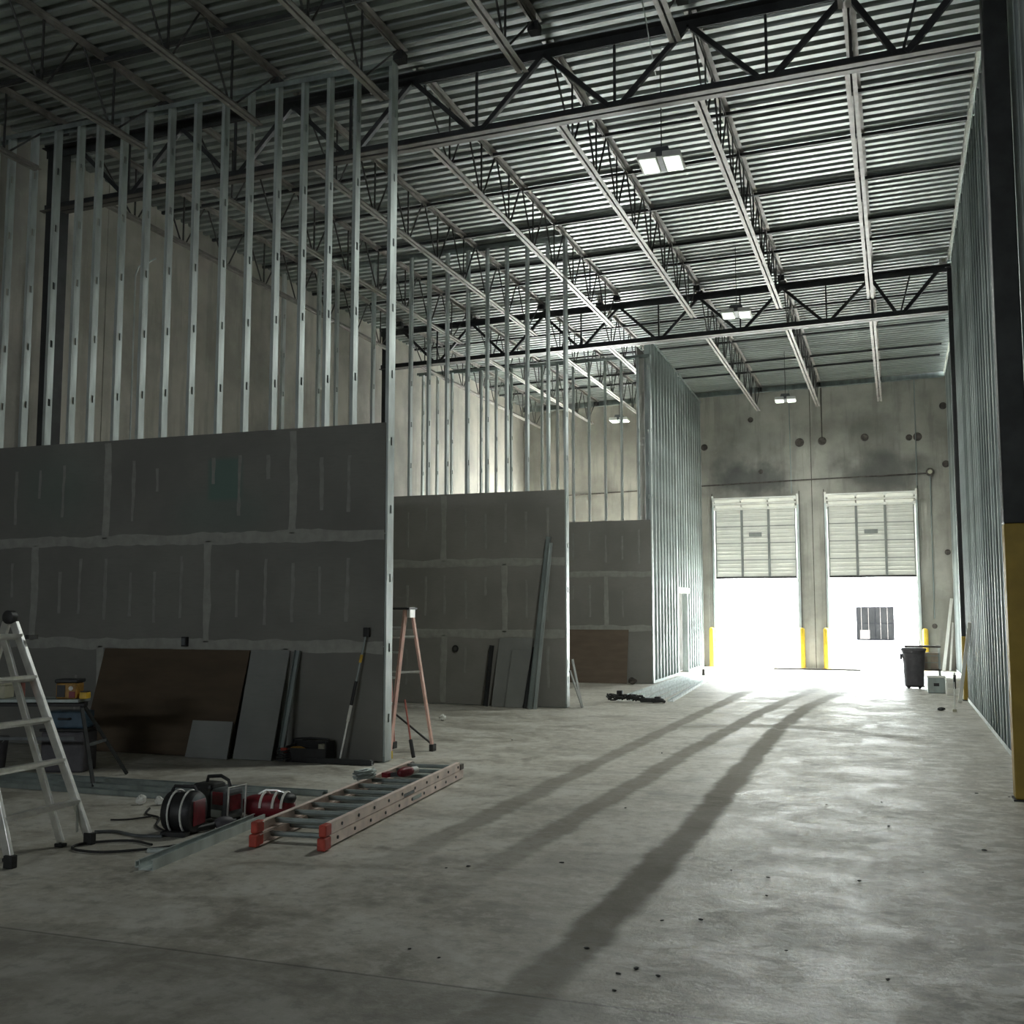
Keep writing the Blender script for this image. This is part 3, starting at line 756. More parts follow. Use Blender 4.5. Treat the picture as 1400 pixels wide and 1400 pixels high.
mk = thing('coiled_cord', 'dark coiled cord piled left of the black crate', 'cord', (-6.22, 10.0, 0))
MB().tube([(.09*math.cos(a*.5)*(1-a*.006), .07*math.sin(a*.5), .014+a*.0022) for a in range(60)], .009, 6).build('coil', M['black'], mk, True)
MB().box((-.03,-.02,.10), (.04,.02,.15)).build('plug', M['cap_red'], mk, bevel=.005)

# ------------------------------------------------------------------ sawhorse with tools (left)
def sawhorse(loc, rz, L, label):
    t = thing('sawhorse', label, 'sawhorse', loc, rz)
    MB().box((-L/2,-.045,.70), (L/2,.045,.745)).build('top_beam', M['black'], t, bevel=.005)
    MB().box((-L/2+.1,-.012,.38), (L/2-.1,.012,.41)).build('stretcher', M['grey_plastic'], t)
    for s_ in (-1, 1):
        for q in (-1, 1):
            MB().bar((s_*(L/2-.03), q*.03, .70), (s_*(L/2+.26), q*.40, .01), .03, .026).build('leg', M['black_steel'], t)
        MB().bar((s_*(L/2+.115), -.21, .36), (s_*(L/2+.115), .21, .36), .02, .025).build('cross_brace', M['grey_plastic'], t)
    return t
sawhorse((-7.95, 8.03, 0), math.radians(19), 1.35, 'black folding sawhorse carrying tools, behind the aluminium ladder')
tb = thing('scaffold_plank', 'grey board laid over the black sawhorse', 'board', (-8.0, 8.0, .746), math.radians(19))
MB().box((-.72,-.14,0), (.72,.14,.03)).build('plank', M['galv_dark'], tb, bevel=.003)
jt = thing('jobsite_radio', 'yellow and black boxy jobsite tool standing at sawhorse end', 'power tool', (-7.44, 8.17, .777), .35)
MB().box((-.10,-.09,.0), (.10,.09,.15)).build('casing', M['tool_gold'], jt, bevel=.015)
MB().box((-.11,-.1,.15), (.11,.1,.185)).build('lid', M['black'], jt, bevel=.01)
MB().box((-.085,-.098,.02), (-.01,-.09,.13)).build('front_grille', M['black'], jt)
MB().ell((.045,-.095,.10), (.022,.01,.022)).build('dial', M['white'], jt, True)
MB().box((.03,-.10,.012), (.085,-.09,.07)).build('red_panel', M['red'], jt)
jt = thing('battery_pack', 'small bright yellow block beside the yellow boxy tool', 'battery', (-7.29, 8.20, .777), .35)
MB().box((-.035,-.05,0), (.04,.05,.06)).build('pack_body', M['tool_yellow'], jt, bevel=.008); MB().box((-.03,-.04,.06), (.035,.04,.07)).build('contact_rail', M['black'], jt)
jt = thing('cleaning_box', 'cream plastic box on the plank behind the aluminium ladder', 'box', (-8.12, 7.95, .777), .33)
MB().box((-.13,-.09,0), (.13,.09,.12)).build('box_body', M['cream'], jt, bevel=.01); MB().box((-.135,-.095,.12), (.135,.095,.145)).build('lid', M['cream'], jt, bevel=.008)
bk = thing('storage_crate', 'dark plastic crate on floor beneath the black sawhorse', 'crate', (-7.95, 8.75, 0), .3)
MB().box((-.22,-.16,0), (.22,.16,.40)).build('crate_body', M['bin'], bk, bevel=.02)
MB().box((-.235,-.175,.40), (.235,.175,.43)).build('rim', M['black'], bk, bevel=.008)
bk = thing('tool_case', 'dull blue tool case on top of the dark crate under the sawhorse', 'case', (-7.93, 8.73, .43), .3)
MB().box((-.20,-.12,0), (.20,.12,.17)).build('case_body', M['blue'], bk, bevel=.02)
MB().tube([(-.06,-.13,.10),(-.05,-.16,.10),(.05,-.16,.10),(.06,-.13,.10)], .01, 6).build('handle', M['black'], bk, True)
bk = thing('storage_bucket', 'dark bucket on floor under sawhorse, left of the blue tub', 'bucket', (-8.5, 8.3, 0))
MB().lathe([(.12,0),(.15,.34),(.155,.36),(.13,.36)], n=18).build('bucket_body', M['bin'], bk, True)
MB().tube([(-.15,0,.33),(-.1,-.1,.25),(0,-.15,.22),(.1,-.1,.25),(.15,0,.33)], .005, 6).build('handle', M['galv'], bk, True)

# ------------------------------------------------------------------ aluminium articulated ladder
al = thing('aluminium_ladder', 'silver multi-position stepladder with flared feet standing at left edge', 'ladder', (-5.6, 5.7, 0), world=True)
def lerp(p, q, f): return Vector(p)+(Vector(q)-Vector(p))*f
Rb, Rt = (-5.30, 6.06, .03), (-5.92, 5.93, 1.52); Lb, Lt = (-5.28, 5.34, .03), (-5.92, 5.47, 1.52)
for p, q in ((Rb, Rt), (Lb, Lt)):
    MB().bar(p, q, .028, .062, up=(1,0,.4)).build('outer_rail', M['aluminium'], al, bevel=.003)
Rib, Rit = (-5.43, 5.93, .03), (-5.94, 5.86, 1.42); Lib, Lit = (-5.42, 5.47, .03), (-5.94, 5.54, 1.42)
for p, q in ((Rib, Rit), (Lib, Lit)):
    MB().bar(p, q, .024, .052, up=(1,0,.4)).build('inner_rail', M['aluminium'], al, bevel=.003)
for z in (.28, .56, .84, 1.13, 1.42):
    f = (z-.03)/1.49; p = lerp(Lb, Lt, f); q = lerp(Rb, Rt, f)
    MB().tube([p, q], .019, 8).bar(p+Vector((.005,0,.012)), q+Vector((.005,0,.012)), .055, .022, up=(0,0,1)).build('rung', M['aluminium'], al)
for f, e in ((.40, 1), (.72, 1)):
    p = lerp(Rb, Rt, f)
for (b_, t_, ib) in ((Rb, Rt, Rib), (Lb, Lt, Lib)):
    p = lerp(b_, t_, .17); q = Vector(ib)+Vector((.03, 0, .05))
    MB().bar(p, lerp(ib, b_, .55)+Vector((0,0,.06)), .012, .03).build('foot_brace', M['aluminium'], al)
for p in (Rb, Lb, Rib, Lib):
    MB().box((-.036,-.024,-.03), (.036,.024,.05 if p in (Rb, Lb) else -.005), Matrix.Translation(p)).build('rubber_foot', M['rubber'], al, bevel=.006)
# hinge and rear section
for yy in (5.93, 5.47):
    Mx = Matrix.Translation((-5.96, yy, 1.56)) @ Matrix.Rotation(PI/2, 4, 'X')
    MB().lathe([(.03,-.03),(.048,-.025),(.048,.025),(.03,.03)], n=18, M=Mx).build('hinge', M['black'], al, True)
RR = ((-5.99, 5.93, 1.52), (-6.62, 6.06, .03)); RL = ((-5.99, 5.47, 1.52), (-6.62, 5.34, .03))
for p, q in (RR, RL):
    MB().bar(p, q, .028, .062, up=(1,0,-.4)).build('rear_rail', M['aluminium'], al, bevel=.003)
    MB().box((-.04,-.028,-.03), (.04,.028,.06), Matrix.Translation(q)).build('rubber_foot', M['rubber'], al, bevel=.006)
for z in (.28, .56, .84, 1.13, 1.4):
    f = 1-(z-.03)/1.49
    MB().tube([lerp(*RR, f), lerp(*RL, f)], .018, 8).build('rear_rung', M['aluminium'], al)
MB().bar((-5.80, 5.93, 1.42), (-5.80, 6.02, 1.42), .03, .03).build('lock_knob', M['black'], al)
MB().box((-5.835, 5.905, .98), (-5.80, 5.935, 1.10)).build('warning_label', M['fiber_red'], al)

# ------------------------------------------------------------------ fibreglass stepladder behind the end of the first partition
sl = thing('step_ladder', 'orange-red fibreglass stepladder standing open behind end of nearest partition', 'ladder', (-5.3, 11.0, 0), world=True)
top = 1.62
fr = {'f1': ((-5.27, 10.60, .03), (-5.24, 10.92, top)), 'f2': ((-5.72, 10.72, .03), (-5.56, 10.99, top)),
      'b1': ((-5.09, 11.36, .03), (-5.20, 11.0, top)), 'b2': ((-5.62, 11.42, .03), (-5.54, 11.05, top))}
for k_, (p, q) in fr.items():
    MB().bar(p, q, .026 if k_[0] == 'b' else .03, .05 if k_[0] == 'b' else .07, up=(0,1,0)).build('front_rail' if k_[0] == 'f' else 'rear_rail', M['orange'] if k_ in ('f1', 'b1') else M['fiber_red'], sl, bevel=.003)
    MB().box((-.025,-.05,-.03), (.025,.05,.05), Matrix.Translation(p)).build('rubber_foot', M['rubber'] if k_ != 'f1' else M['yellow'], sl, bevel=.005)
for i in range(1, 6):
    f = i*.28/1.6
    p = lerp(*fr['f1'], f); q = lerp(*fr['f2'], f)
    MB().bar(p, q, .075, .022, up=(0,0,1)).build('step', M['aluminium'], sl)
for f in (.30, .55, .80):
    MB().bar(lerp(*fr['b1'], f), lerp(*fr['b2'], f), .025, .02).build('rear_brace', M['aluminium'], sl)
for f in (.56, .81):
    MB().bar(lerp(*fr['b1'], f), lerp(*fr['f1'], f), .014, .02).build('spreader', M['aluminium'], sl)
MB().bar(lerp(*fr['b1'], .03), lerp(*fr['b2'], .26), .02, .02).build('rear_brace', M['web_steel'], sl)
MB().box((-5.62, 10.87, top), (-5.17, 11.09, top+.025)).build('top_cap', M['black'], sl, bevel=.008)
MB().box((-5.215, 10.90, top-.09), (-5.175, 11.04, top+.028)).build('cap_bracket', M['aluminium'], sl, bevel=.004)
# a crowbar like black-ended strip leaning by the ladder
dp = thing('dust_brush', 'dark handled brush leaning by the orange stepladder foot', 'brush', (-5.0, 10.6, 0), world=True)
MB().tube([(-4.985,10.62,.03),(-5.06,10.70,.20)], .022, 8).build('brush_head', M['rubber'], dp, True)
MB().tube([(-5.06,10.70,.20),(-5.20,10.84,.62)], .011, 8).build('handle', M['fiber_red'], dp, True)

# ------------------------------------------------------------------ extension ladder lying flat
el = thing('extension_ladder', 'long fibreglass extension ladder lying flat on floor, red capped ends toward camera', 'ladder', (-3.9, 8, 0), world=True)
A0 = Vector((-3.67, 6.42, 0)); A1 = Vector((-3.99, 9.62, 0)); dr = (A1-A0).normalized(); sd = Vector((-dr.y, dr.x, 0))
LL = (A1-A0).length
def ep(u, v, z): return A0+dr*u+sd*v+Vector((0,0,z))
W = .50
for lv, (z0, u0, inset, nm) in enumerate(((.012, 0, 0, 'base_rail'), (.092, .04, .0, 'fly_rail'))):
    for v in (0, W):
        s_ = 1 if v == 0 else -1
        MB().bar(ep(u0, v, z0+.038), ep(LL-.12*lv, v, z0+.038), .008, .074).bar(ep(u0, v+s_*.015, z0+.003), ep(LL-.12*lv, v+s_*.015, z0+.003), .034, .006).bar(ep(u0, v+s_*.015, z0+.073), ep(LL-.12*lv, v+s_*.015, z0+.073), .034, .006).build(nm, M['rail_pink'], el)
    u = .22+.07*lv
    while u < LL-.15:
        MB().tube([ep(u, .006, z0+.038), ep(u, W-.006, z0+.038)], .019, 8).bar(ep(u-.022, .01, z0+.055), ep(u-.022, W-.01, z0+.055), .03, .01).build('rung', M['galv_dark'], el)
        MB().tube([ep(u, -.010, z0+.038), ep(u, -.002, z0+.038)], .0125, 8).build('rung_rivet', M['black'], el)
        u += .305
for v in (0, W):
    MB().bar(ep(-.05, v, .05), ep(.06, v, .05), .06, .085).build('end_cap', M['cap_red'], el, bevel=.01)
    MB().bar(ep(-.03, v, .135), ep(.07, v, .135), .055, .08).build('end_cap', M['cap_red'], el, bevel=.01)
    MB().bar(ep(LL-.12, v, .12), ep(LL-.02, v, .12), .03, .05).build('rail_guide', M['rust'], el, bevel=.004)
MB().bar(ep(1.55, -.006, .11), ep(1.80, -.006, .11), .002, .025).build('rating_label', M['grey_plastic'], el)
MB().bar(ep(1.75, -.006, .05), ep(1.98, -.006, .05), .002, .03).build('warning_label', M['galv_dark'], el)
# pulley / rope pile on its left rail and red tool on top
rp = thing('rope_bundle', 'grey rope bundle on left rail of the extension ladder', 'rope', tuple(ep(1.9, W-.02, .168)), 1.3)
MB().tube([(.11*math.cos(a*.7)+.02*math.sin(a*1.9), .05*math.sin(a*.7), .012+a*.0011+.006*math.sin(a*2.3)) for a in range(64)], .009, 6).build('rope', M['galv_dark'], rp, True)
rt = thing('red_drill', 'small red power tool with white tip resting on the extension ladder', 'power tool', tuple(ep(2.15, .20, .168)), 1.35)
MB().ell((0,0,.04), (.10,.042,.042), 14, 8, None, .8).build('motor_body', M['red'], rt, True)
MB().lathe([(.03,0),(.034,.02),(.03,.07),(.012,.08)], n=12, M=Matrix.Translation((.0,-.0,.04)) @ Matrix.Rotation(PI/2, 4, 'Y') @ Matrix.Translation((0,0,.085))).build('chuck', M['white'], rt, True)
MB().bar((-.05,0,.03), (-.10,.10,.02), .035, .032).build('grip', M['black'], rt)
MB().box((-.15,.08,.0), (-.06,.15,.04)).build('battery', M['red'], rt, bevel=.006)

# ------------------------------------------------------------------ channels on the floor
def floor_channel(p, q, w_, h, label, mat, th=.004, n=1):
    p = Vector(p); q = Vector(q); d = (q-p).normalized(); s_ = Vector((-d.y, d.x, 0))
    t = thing('loose_stud', label, 'metal stud', tuple((p+q)/2), world=True)
    MB().bar(p+Vector((0,0,.003)), q+Vector((0,0,.003)), w_, th).build('web', M[mat], t)
    for k in (-1, 1):
        MB().bar(p+s_*k*w_/2+Vector((0,0,h/2)), q+s_*k*w_/2+Vector((0,0,h/2)), th, h).bar(p+s_*k*(w_/2-.006)+Vector((0,0,h)), q+s_*k*(w_/2-.006)+Vector((0,0,h)), .014, th).build('flange', M[mat], t)
    return t
floor_channel((-4.44,5.58,0), (-4.62,7.10,0), .095, .065, 'short bright metal stud on floor left of extension ladder, open end near', 'galv')
floor_channel((-4.53,5.62,0), (-4.62,6.35,0), .04, .04, 'narrow metal stud alongside the short bright stud', 'galv')
for i, (x0_, y0_, x1_, y1_, z) in enumerate(((-8.5,7.75,-5.3,7.75,0), (-8.6,7.98,-5.2,8.02,0), (-8.3,8.22,-4.75,8.32,0))):
    floor_channel((x0_,y0_,z), (x1_,y1_,z), .092, .04, ('%s of the long dull studs lying on floor behind the red tool bags' % ('nearest', 'middle one', 'farthest')[i]), 'galv_dark')
o = MB().tube([(-4.62,8.36,.02),(-4.45,8.46,.02),(-4.31,8.50,.02)], .012, 6).build('pipe_offcut', M['rust'], None, True)
tag(o, 'thin dark pipe offcut on floor near left rail of extension ladder', 'pipe')

# ------------------------------------------------------------------ red/black drum cases, bag, hoses
def drum_case(loc, rz, s_, label, mat_mid, mat_side):
    t = thing('hose_reel', label, 'hose reel', loc, rz)
    r = .155*s_
    R = Matrix.Translation((0,0,r)) @ Matrix.Rotation(PI/2, 4, 'Y')
    MB().lathe([(r*.5,-.12*s_),(r*.9,-.115*s_),(r,-.09*s_),(r,-.055*s_),(r*.94,-.05*s_)], n=28, M=R).build('left_flange', M['black'], t, True)
    MB().lathe([(r*.9,-.05*s_),(r*.93,0),(r*.9,.05*s_)], n=28, M=R).build('drum', mat_mid, t, True)
    MB().lathe([(r*.94,.05*s_),(r,.055*s_),(r,.09*s_),(r*.9,.115*s_),(r*.5,.12*s_)], n=28, M=R).build('right_flange', mat_side, t, True)
    for xx in (-.052, .05):
        MB().tube([(xx*s_, r*1.0*math.cos(a*PI/14), r+r*1.0*math.sin(a*PI/14)) for a in range(28)], .008*s_, 6, True).build('rim', M['white'], t, True)
    MB().box((.118*s_,-.085*s_,r-.09*s_), (.128*s_,.085*s_,r+.09*s_)).build('side_badge', M['red'], t, bevel=.004)
    MB().box((-.10*s_,-r*1.04,.0), (.10*s_,-r*.55,.035*s_)).build('foot', M['black'], t, bevel=.005)
    MB().box((-.10*s_,r*.55,.0), (.10*s_,r*1.04,.035*s_)).build('foot', M['black'], t, bevel=.005)
    MB().tube([(-.1*s_,0,r*1.95),(-.08*s_,0,r*2.18),(.08*s_,0,r*2.18),(.1*s_,0,r*1.95)], .012*s_, 8).build('handle', M['black'], t, True)
    return t
drum_case((-4.93, 6.60, 0), math.radians(8), .98, 'round black and red reel with white rims, nearest of floor tools', M['black'], M['black'])
gn = thing('air_compressor', 'boxy grey, black and red machine with carry handle behind the round reel', 'compressor', (-4.98, 7.06, 0), math.radians(-8)); gn.scale = (.86, .86, .95)
MB().box((-.20,-.10,.03), (.02,.12,.30)).build('black_housing', M['black'], gn, bevel=.03)
MB().box((.02,-.11,.03), (.21,.13,.27)).build('grey_housing', M['grey_plastic'], gn, bevel=.03)
MB().box((.06,-.118,.15), (.18,-.108,.25)).build('red_panel', M['red'], gn, bevel=.004)
MB().box((.20,-.06,.10), (.218,.08,.22)).build('red_panel', M['red'], gn, bevel=.004)
MB().box((.05,-.120,.05), (.17,-.109,.11)).build('control_strip', M['galv'], gn, bevel=.004)
MB().tube([(-.12,0,.28),(-.10,0,.345),(.05,0,.36),(.14,0,.33),(.17,0,.26)], .015, 8).build('handle', M['black'], gn, True)
MB().tube([(.225,-.10,.02),(.235,-.10,.29),(.235,.12,.29),(.225,.12,.02)], .009, 8).build('guard_frame', M['aluminium'], gn, True)
for xx in (-.16, .16): MB().box((xx-.03,-.09,0), (xx+.03,.11,.03)).build('rubber_foot', M['rubber'], gn)
rb = thing('red_tool_bag', 'low red bag with white straps on floor at near left corner of extension ladder', 'tool bag', (-4.70, 7.34, 0), math.radians(12))
MB().ell((0,0,.085), (.22,.115,.085), 18, 10, None, .75).build('bag_body', M['red'], rb, True)
MB().ell((.15,.0,.14), (.08,.09,.05), 12, 8).build('side_pocket', M['black'], rb, True)
for xx in (-.02, .08, .15):
    MB().tube([(xx, .125*math.cos(a*PI/10), .085+.105*math.sin(a*PI/10)) for a in range(11)], .011, 6).build('strap', M['white'], rb, True)
MB().tube([(-.08,0,.165),(-.02,.02,.20),(.08,-.01,.205),(.14,0,.185)], .012, 8).build('handle', M['aluminium'], rb, True)
gr = thing('angle_grinder', 'dark small grinder lying on floor between reel and bright stud', 'power tool', (-4.76, 6.80, 0), math.radians(60))
MB().ell((.03,0,.045), (.085,.05,.045), 14, 8).build('guard', M['bin'], gr, True)
MB().tube([(-.05,0,.035),(-.2,-.03,.03)], [.026,.022], 10).build('grip', M['black'], gr, True)
MB().tube([(.10,.0,.05),(.15,.06,.04),(.17,.1,.03)], .01, 8).build('side_handle', M['grey_plastic'], gr, True)

def hose(pts, label, mat='black', r=.009):
    # smooth with catmull-rom
    P_ = [Vector(p) for p in pts]; out = []
    for i in range(len(P_)-1):
        p0 = P_[max(i-1,0)]; p1 = P_[i]; p2 = P_[i+1]; p3 = P_[min(i+2, len(P_)-1)]
        for k in range(6):
            t_ = k/6; out.append(.5*((2*p1)+(p2-p0)*t_+(2*p0-5*p1+4*p2-p3)*t_*t_+(3*p1-p0-3*p2+p3)*t_**3))
    out.append(P_[-1])
    o = MB().tube(out, r, 6).build('hose', M[mat], None, True); tag(o, label, 'hose'); return o
hose([(-5.05,6.55,.012),(-5.25,6.7,.012),(-5.42,6.95,.012),(-5.62,7.05,.012),(-5.75,7.25,.012)], 'dark hose winding left from the round reel toward the long studs', 'rubber')
hose([(-5.52,6.98,.012),(-5.6,6.82,.012),(-5.72,6.76,.012)], 'short hose branch left of round reel', 'rubber', .007)
hose([(-4.96,6.40,.012),(-5.15,6.36,.012),(-5.38,6.42,.012),(-5.52,6.36,.012)], 'pale sleeved air line ending in dark plug, left of round reel', 'grey_plastic', .011)
hose([(-4.85,6.15,.012),(-5.1,6.2,.012),(-5.32,6.02,.012),(-5.26,5.86,.012),(-5.02,5.85,.012),(-4.82,6.0,.012),(-4.7,6.15,.012),(-4.6,6.4,.012)], 'black hose looped in an oval on floor before the round reel', 'rubber')
o = MB().box((-.1,-.025,0), (.1,.025,.02)).bar((-.1,.04,.01), (.1,.05,.01), .012, .012).build('metal_offcut', M['galv']); o.location = (-4.68,6.05,0); o.rotation_euler = (0,0,.5)
tag(o, 'small flat metal offcut on floor beside the oval hose loop', 'offcut')
def crumple(loc, r, label, mat='white', name='crumpled_wrapper', flat=.8):
    mb = MB(); mb.ell((0,0,r*flat), (r, r*.9, r*flat), 9, 6)
    mb.v = [(x*(1+random.uniform(-.3,.3)), y_*(1+random.uniform(-.3,.3)), max(0, z*(1+random.uniform(-.2,.2)))) for x, y_, z in mb.v]
    o = mb.build(name, M[mat]); o.location = loc; tag(o, label, 'wrapper' if mat == 'white' else 'rubble'); return o
crumple((-5.98,7.42,0), .045, 'left of two crumpled white wrappers behind the hoses'); crumple((-5.82,7.46,0), .04, 'right of two crumpled white wrappers behind the hoses')
crumple((-6.36,14.55,0), .055, 'small white cup like wrapper on floor before second partition')

# ------------------------------------------------------------------ second partition clutter
Y2 = 17.10
one(leaning_board('drywall_offcut', -6.50, -5.96, -6.42, -5.80, 1.15, 16.92, Y2-.004, .013, M['dry_cut'], 'widest grey drywall piece leaning on second partition', 'board'))
one(leaning_board('drywall_offcut', -6.24, -5.93, -6.17, -5.70, .95, 16.86, 17.03, .013, M['dry_cut'], 'narrow drywall piece leaning in front of widest one, second partition', 'board'))
leaning_stud((-6.63, 16.98, .002), (-6.55, Y2-.03, 1.02), .07, .03, 'dark short channel leaning left of drywall pieces on second partition', 'black_steel')
leaning_stud((-5.86, 16.80, .002), (-5.76, Y2-.09, 1.0), .06, .03, 'dark short channel leaning right of drywall pieces on second partition', 'black_steel')
leaning_stud((-5.76, 16.76, .002), (-5.52, Y2-.04, 2.86), .075, .035, 'tallest galvanized stud leaning on second partition', 'galv_dark')
leaning_stud((-5.66, 16.74, .002), (-5.46, Y2-.10, 2.75), .05, .035, 'second galvanized stud leaning right of the tallest one', 'galv')
ho = thing('outlet_box', 'dark round hole box in drywall of second partition, left part', 'electrical box', (-7.24, Y2, .96), world=True)
Mx = Matrix.Translation((-7.24, Y2-.004, .96)) @ Matrix.Rotation(PI/2, 4, 'X')
MB().lathe([(.055,0),(.06,.004),(.06,.012),(.045,.016)], n=14, M=Mx).build('ring', M['black'], ho, True)
MB().lathe([(.035,.0161),(.035,.018),(.01,.02)], n=12, M=Mx).build('plug', M['web_steel'], ho, True)
def wedge(x0_, y0_, x1_, y1_, h, wd, label):
    t = MB(); d = Vector((x1_-x0_, y1_-y0_, 0))
    t.bar((x1_, y1_, .01), (x0_, y0_, h), wd, .014, up=(1,0,.3))
    o = t.build('drywall_offcut', M['dry_cut']); tag(o, label, 'board'); return o
wedge(-5.19, 17.30, -5.04, 17.34, .80, .11, 'narrow grey drywall scrap propped on end stud of second partition')
wedge(-5.19, 17.15, -4.98, 17.17, .62, .09, 'shorter drywall scrap propped outermost at end of second partition')

# ------------------------------------------------------------------ third partition board + stud bundle on floor
one(leaning_board('hardboard_panel', -7.6, -5.72, -7.6, -5.70, 1.19, 23.26, 23.405, .006, M['brown2'], 'brown board leaning on the farthest partition', 'board'))
grp = 'studs bundled on floor beside the farthest partition'
for i in range(5):
    p = (-4.82+.24*i, 18.85+.06*(i % 3), 0); q = (-4.98+.19*i, 26.6-.5*i, 0)
    t = floor_channel(p, q, .09, .042, ('%s of five long bright studs laid on floor toward the dock doors' % ('leftmost', 'second from left', 'middle one', 'second from right', 'rightmost')[i]), 'galv'); t['group'] = grp
bd = thing('cable_heap', 'heap of black cables and clamps over near end of the floor studs', 'cable', (-4.4, 18.6, 0))
rs = random.Random(3)
for k in range(5):
    ccx, ccy = -.38+.19*k, rs.uniform(-.08,.06); rr = .08+.03*rs.random()
    MB().tube([(ccx+rr*1.4*math.cos(a*.55)+.02*math.sin(a*1.3), ccy+rr*math.sin(a*.55), .02+.075*rs.random()*(k < 3)+a*.0016) for a in range(34)], .017, 6).build('cable_loop', M['rubber'], bd, True)
for ccx, zz in ((-.30,.16),(-.05,.10),(.38,.07)):
    MB().box((ccx-.05,-.05,zz-.04), (ccx+.05,.05,zz+.04)).build('clamp', M['black'], bd, bevel=.008)
o = MB().lathe([(.035,0),(.03,.12),(.035,.13),(.02,.16)], n=10).build('spray_can', M['rust'], None, True); o.location = (-4.66,27.0,0)
tag(o, 'small dark can on floor at far end of the floor studs', 'can')
crumple((-5.55,23.1,0), .09, 'small dark rubble heap at foot of farthest partition right of brown board', 'rust', 'rubble')

# ------------------------------------------------------------------ right side clutter: bin, shelf, box, broom, strips
bn = thing('rubbish_bin', 'round charcoal wheeled bin standing right of the right dock door', 'bin', (.27, 23.85, 0))
MB().lathe([(.17,.06),(.19,.08),(.225,.74),(.24,.75),(.24,.79),(.215,.79)], n=24).build('bin_body', M['bin'], bn, True)
MB().lathe([(.25,.79),(.255,.81),(.24,.84),(.1,.86)], n=24).build('lid', M['bin'], bn, True)
MB().lathe([(.20,.045),(.20,.065),(.1,.067)], n=20).build('dolly', M['black'], bn, True)
for k in range(4):
    MB().ell((.15*math.cos(k*PI/2+.7), .15*math.sin(k*PI/2+.7), .025), (.02,.02,.025)).build('caster', M['black'], bn, True)
MB().box((-.27,-.04,.6), (-.22,.04,.72)).build('handle', M['bin'], bn, bevel=.01)
sh = thing('utility_cart', 'open frame cart with dark top tray standing behind the charcoal bin', 'cart', (.46, 24.5, 0))
for a_ in (-.33, .33):
    for b_ in (-.25, .25): MB().box((a_-.015,b_-.015,0), (a_+.015,b_+.015,.86)).build('leg', M['galv_dark'], sh)
MB().box((-.36,-.28,.84), (.36,.28,.875)).build('top_tray', M['rust'], sh, bevel=.004)
MB().box((-.35,-.27,.36), (.35,.27,.385)).build('shelf', M['rust'], sh, bevel=.004)
for z in (.52, .66): MB().box((-.34,-.265,z), (.34,-.25,z+.012)).build('crossbar', M['galv_dark'], sh)
bx = thing('cardboard_box', 'pale cardboard box on middle shelf of the open cart', 'box', (.58, 24.5, .386))
MB().box((-.18,-.22,0), (.18,.22,.34)).build('carton', M['cardboard'], bx, bevel=.004); MB().box((-.03,-.223,.0), (.03,-.2201,.342)).build('tape', M['cream'], bx)
bx = thing('storage_bin', 'grey boxy tote on floor in front of the open cart', 'tote', (.66, 22.75, 0))
MB().box((-.16,-.14,0), (.16,.14,.30)).build('tote_body', M['galv_dark'], bx, bevel=.015); MB().box((-.17,-.15,.30), (.17,.15,.33)).build('lid', M['white'], bx, bevel=.008)
MB().box((-.05,-.147,.14), (.05,-.139,.2)).build('latch', M['black'], bx)
bx = thing('white_case', 'low white box with drawers on floor right of the grey tote', 'box', (.98, 22.3, 0))
MB().box((-.16,-.16,0), (.14,.16,.26)).build('case_body', M['white'], bx, bevel=.01); MB().box((-.165,-.17,.26), (.145,.165,.31)).build('lid', M['white'], bx, bevel=.008)
for z in (.04, .15): MB().box((-.13,-.168,z), (.11,-.159,z+.085)).build('drawer', M['door_white'], bx, bevel=.004)
def strip(p, q, w_, label):
    o = MB().bar(p, q, w_, .03, up=(0,1,0)).build('trim_strip', M['white']); tag(o, label, 'strip'); return o
strip((1.10, 31.0, .01), (1.38, 31.33, 1.95), .08, 'long white strip leaning in the corner right of the right dock door')
strip((1.26, 31.0, .01), (1.39, 31.33, 1.3), .05, 'shorter white strip leaning beside long one in the dock corner')
strip((.97, 20.5, .01), (1.12, 19.4, 1.42), .06, 'white strip leaning across the yellow-based far column')
br = thing('push_broom', 'white handled broom with black grip standing in front of the white box', 'broom', (.80, 18.6, 0))
MB().tube([(0,0,.03),(.02,.06,.62)], .011, 8).build('handle', M['white'], br, True)
MB().tube([(.015,.045,.36),(.021,.06,.58)], .02, 8).build('grip', M['black'], br, True)
MB().box((-.03,-.02,0), (.03,.02,.04)).build('broom_head', M['cream'], br, bevel=.004)
crumple((.60, 18.75, 0), .06, 'black scrap on floor left of the white broom', 'black', 'rubber_scrap', .4)

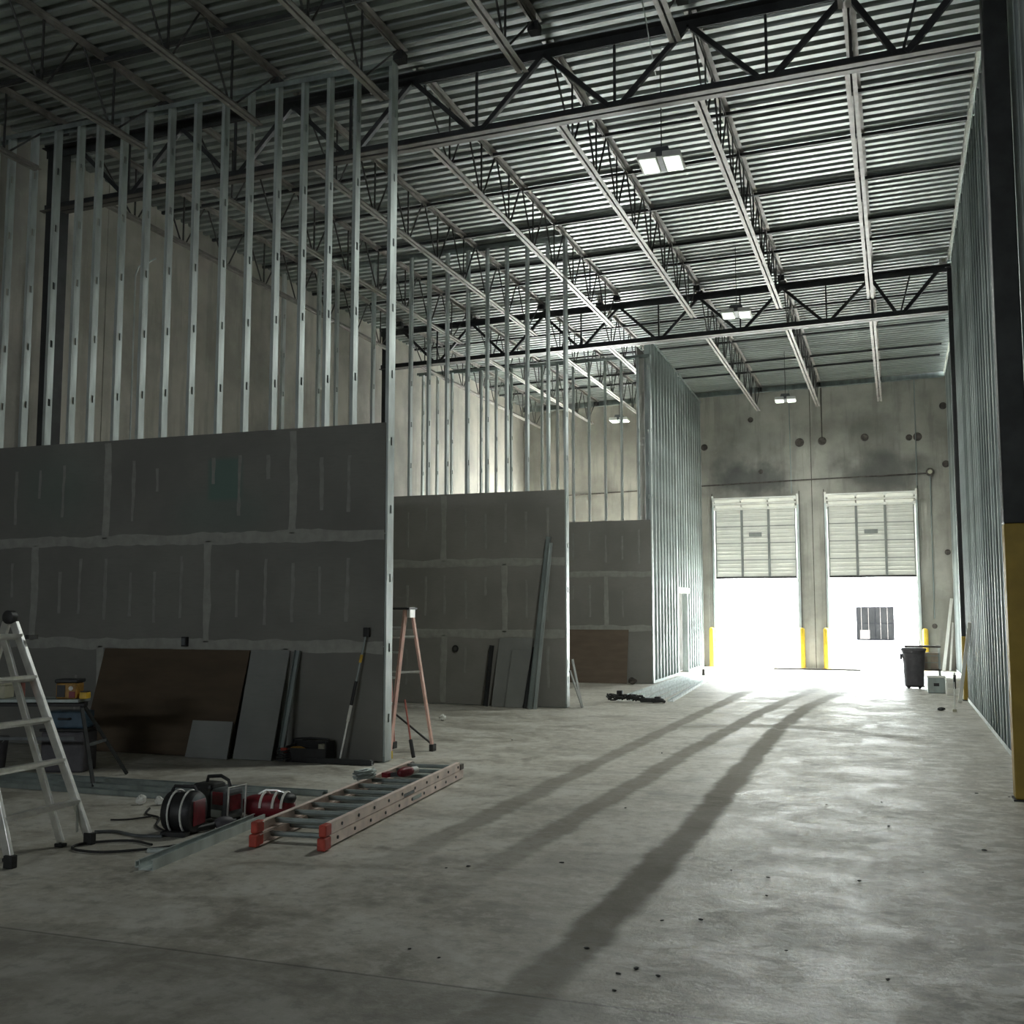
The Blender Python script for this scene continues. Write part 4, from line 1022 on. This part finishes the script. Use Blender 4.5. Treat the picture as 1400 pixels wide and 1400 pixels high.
# ------------------------------------------------------------------ floor debris
deb = [(1050,1200),(905,1259),(958,1258),(1214,1340),(845,1332),(802,1297),(560,1298),(640,1185),(768,1180),(1205,1097),(1215,1130),(1345,1163),(1380,1090),(1262,1193),
    (1335,1085),(610,1187),(700,1012),(855,1105),(1175,1205),(1075,1300),(840,1355),(900,1335),(870,1325),(600,1310),(1000,1190),(1130,1100),(520,975),(905,1030),(1048,1225)]
Fw = Vector((-math.sin(YAW)*math.cos(PITCH), math.cos(YAW)*math.cos(PITCH), math.sin(PITCH))); Rw = Vector((math.cos(YAW), math.sin(YAW), 0)); Uw = Rw.cross(Fw)
for i, (px, py) in enumerate(deb):
    d = Fw+Rw*(px-700)/F_PX-Uw*(py-700)/F_PX; t_ = -1.6/d.z
    mb = MB(); r = .006+.009*rs.random(); mb.ell((0,0,r*.35), (r, r*.8, r*.35), 7, 4)
    mb.v = [(x*(1+rs.uniform(-.35,.35)), y_*(1+rs.uniform(-.35,.35)), max(0, z)) for x, y_, z in mb.v]
    o = mb.build('debris_chip', M['rubber']); o.location = (d.x*t_, d.y*t_, 0); o.rotation_euler = (0,0,rs.uniform(0,6)); o.scale = (1.3,1,1)
    tag(o, 'tiny dark chip of rubbish lying on the bare concrete floor', 'debris', 'dark chips scattered on the floor')

# ------------------------------------------------------------------ outside the dock doors
yd_ = MB().box((-40, YF+TH, -.25), (40, 75, -.02)).build('yard', M['yard']); yd_['kind'] = 'structure'
bl = thing('neighbouring_building', 'sunlit white building across the yard, seen through the dock doors', 'building', (0, 60, 0), world=True)
MB().box((-32, 60, -.02), (30, 68, 8.5)).build('facade', M['stucco'], bl)
wdw = MB().box((-2.12, 59.9, -.02+.1), (-.22, 59.99, 1.85)).build('window', M['winframe'], bl)
for k in range(2):
    for q in range(2):
        MB().box((-2.06+k*.92, 59.88, .16+q*.84), (-1.20+k*.92+.02, 59.899, .95+q*.84)).build('pane', M['glassdark'], wdw)
for ch in wdw.children: ch.location = (0,-60,0)
for q in (-1.86, -1.5, -.9, -.55): MB().box((q-.015, 59.86, .14), (q+.015, 59.875, 1.82)).build('glazing_bar', M['winlit'], wdw).location = (0,-60,0)
MB().box((-1.95, 59.84, .14), (-1.45, 59.86, .62)).build('stacked_crate', M['winlit'], wdw).location = (0,-60,0)
MB().box((-2.3, 59.7, 3.0), (-.1, 60, 3.06)).build('canopy', M['stucco'], bl)
bo = thing('yard_bollard', 'thin yellow bollard out in the yard through left dock door', 'bollard', (-4.6, 34.8, -.02))
MB().lathe([(.05,0),(.05,.6),(.03,.66)], n=12).build('post', M['yellow'], bo, True); MB().lathe([(.055,.45),(.055,.52)], n=12).build('band', M['black'], bo, True)
pa = thing('pallet_stack', 'low stack of pallets in the bright yard beyond left dock door', 'pallets', (-3.6, 38, -.02))
for k in range(2):
    for q in range(5): MB().box((-.6,-.5+q*.22,.12+k*.15), (.6,-.38+q*.22,.14+k*.15)).build('slat', M['cardboard'], pa)
    for q in (-.55, 0, .5): MB().box((q,-.5,.0+k*.15), (q+.08,.5,.12+k*.15)).build('runner', M['cardboard'], pa)

for o in ALL_W:
    if '_w' in o: del o['_w']
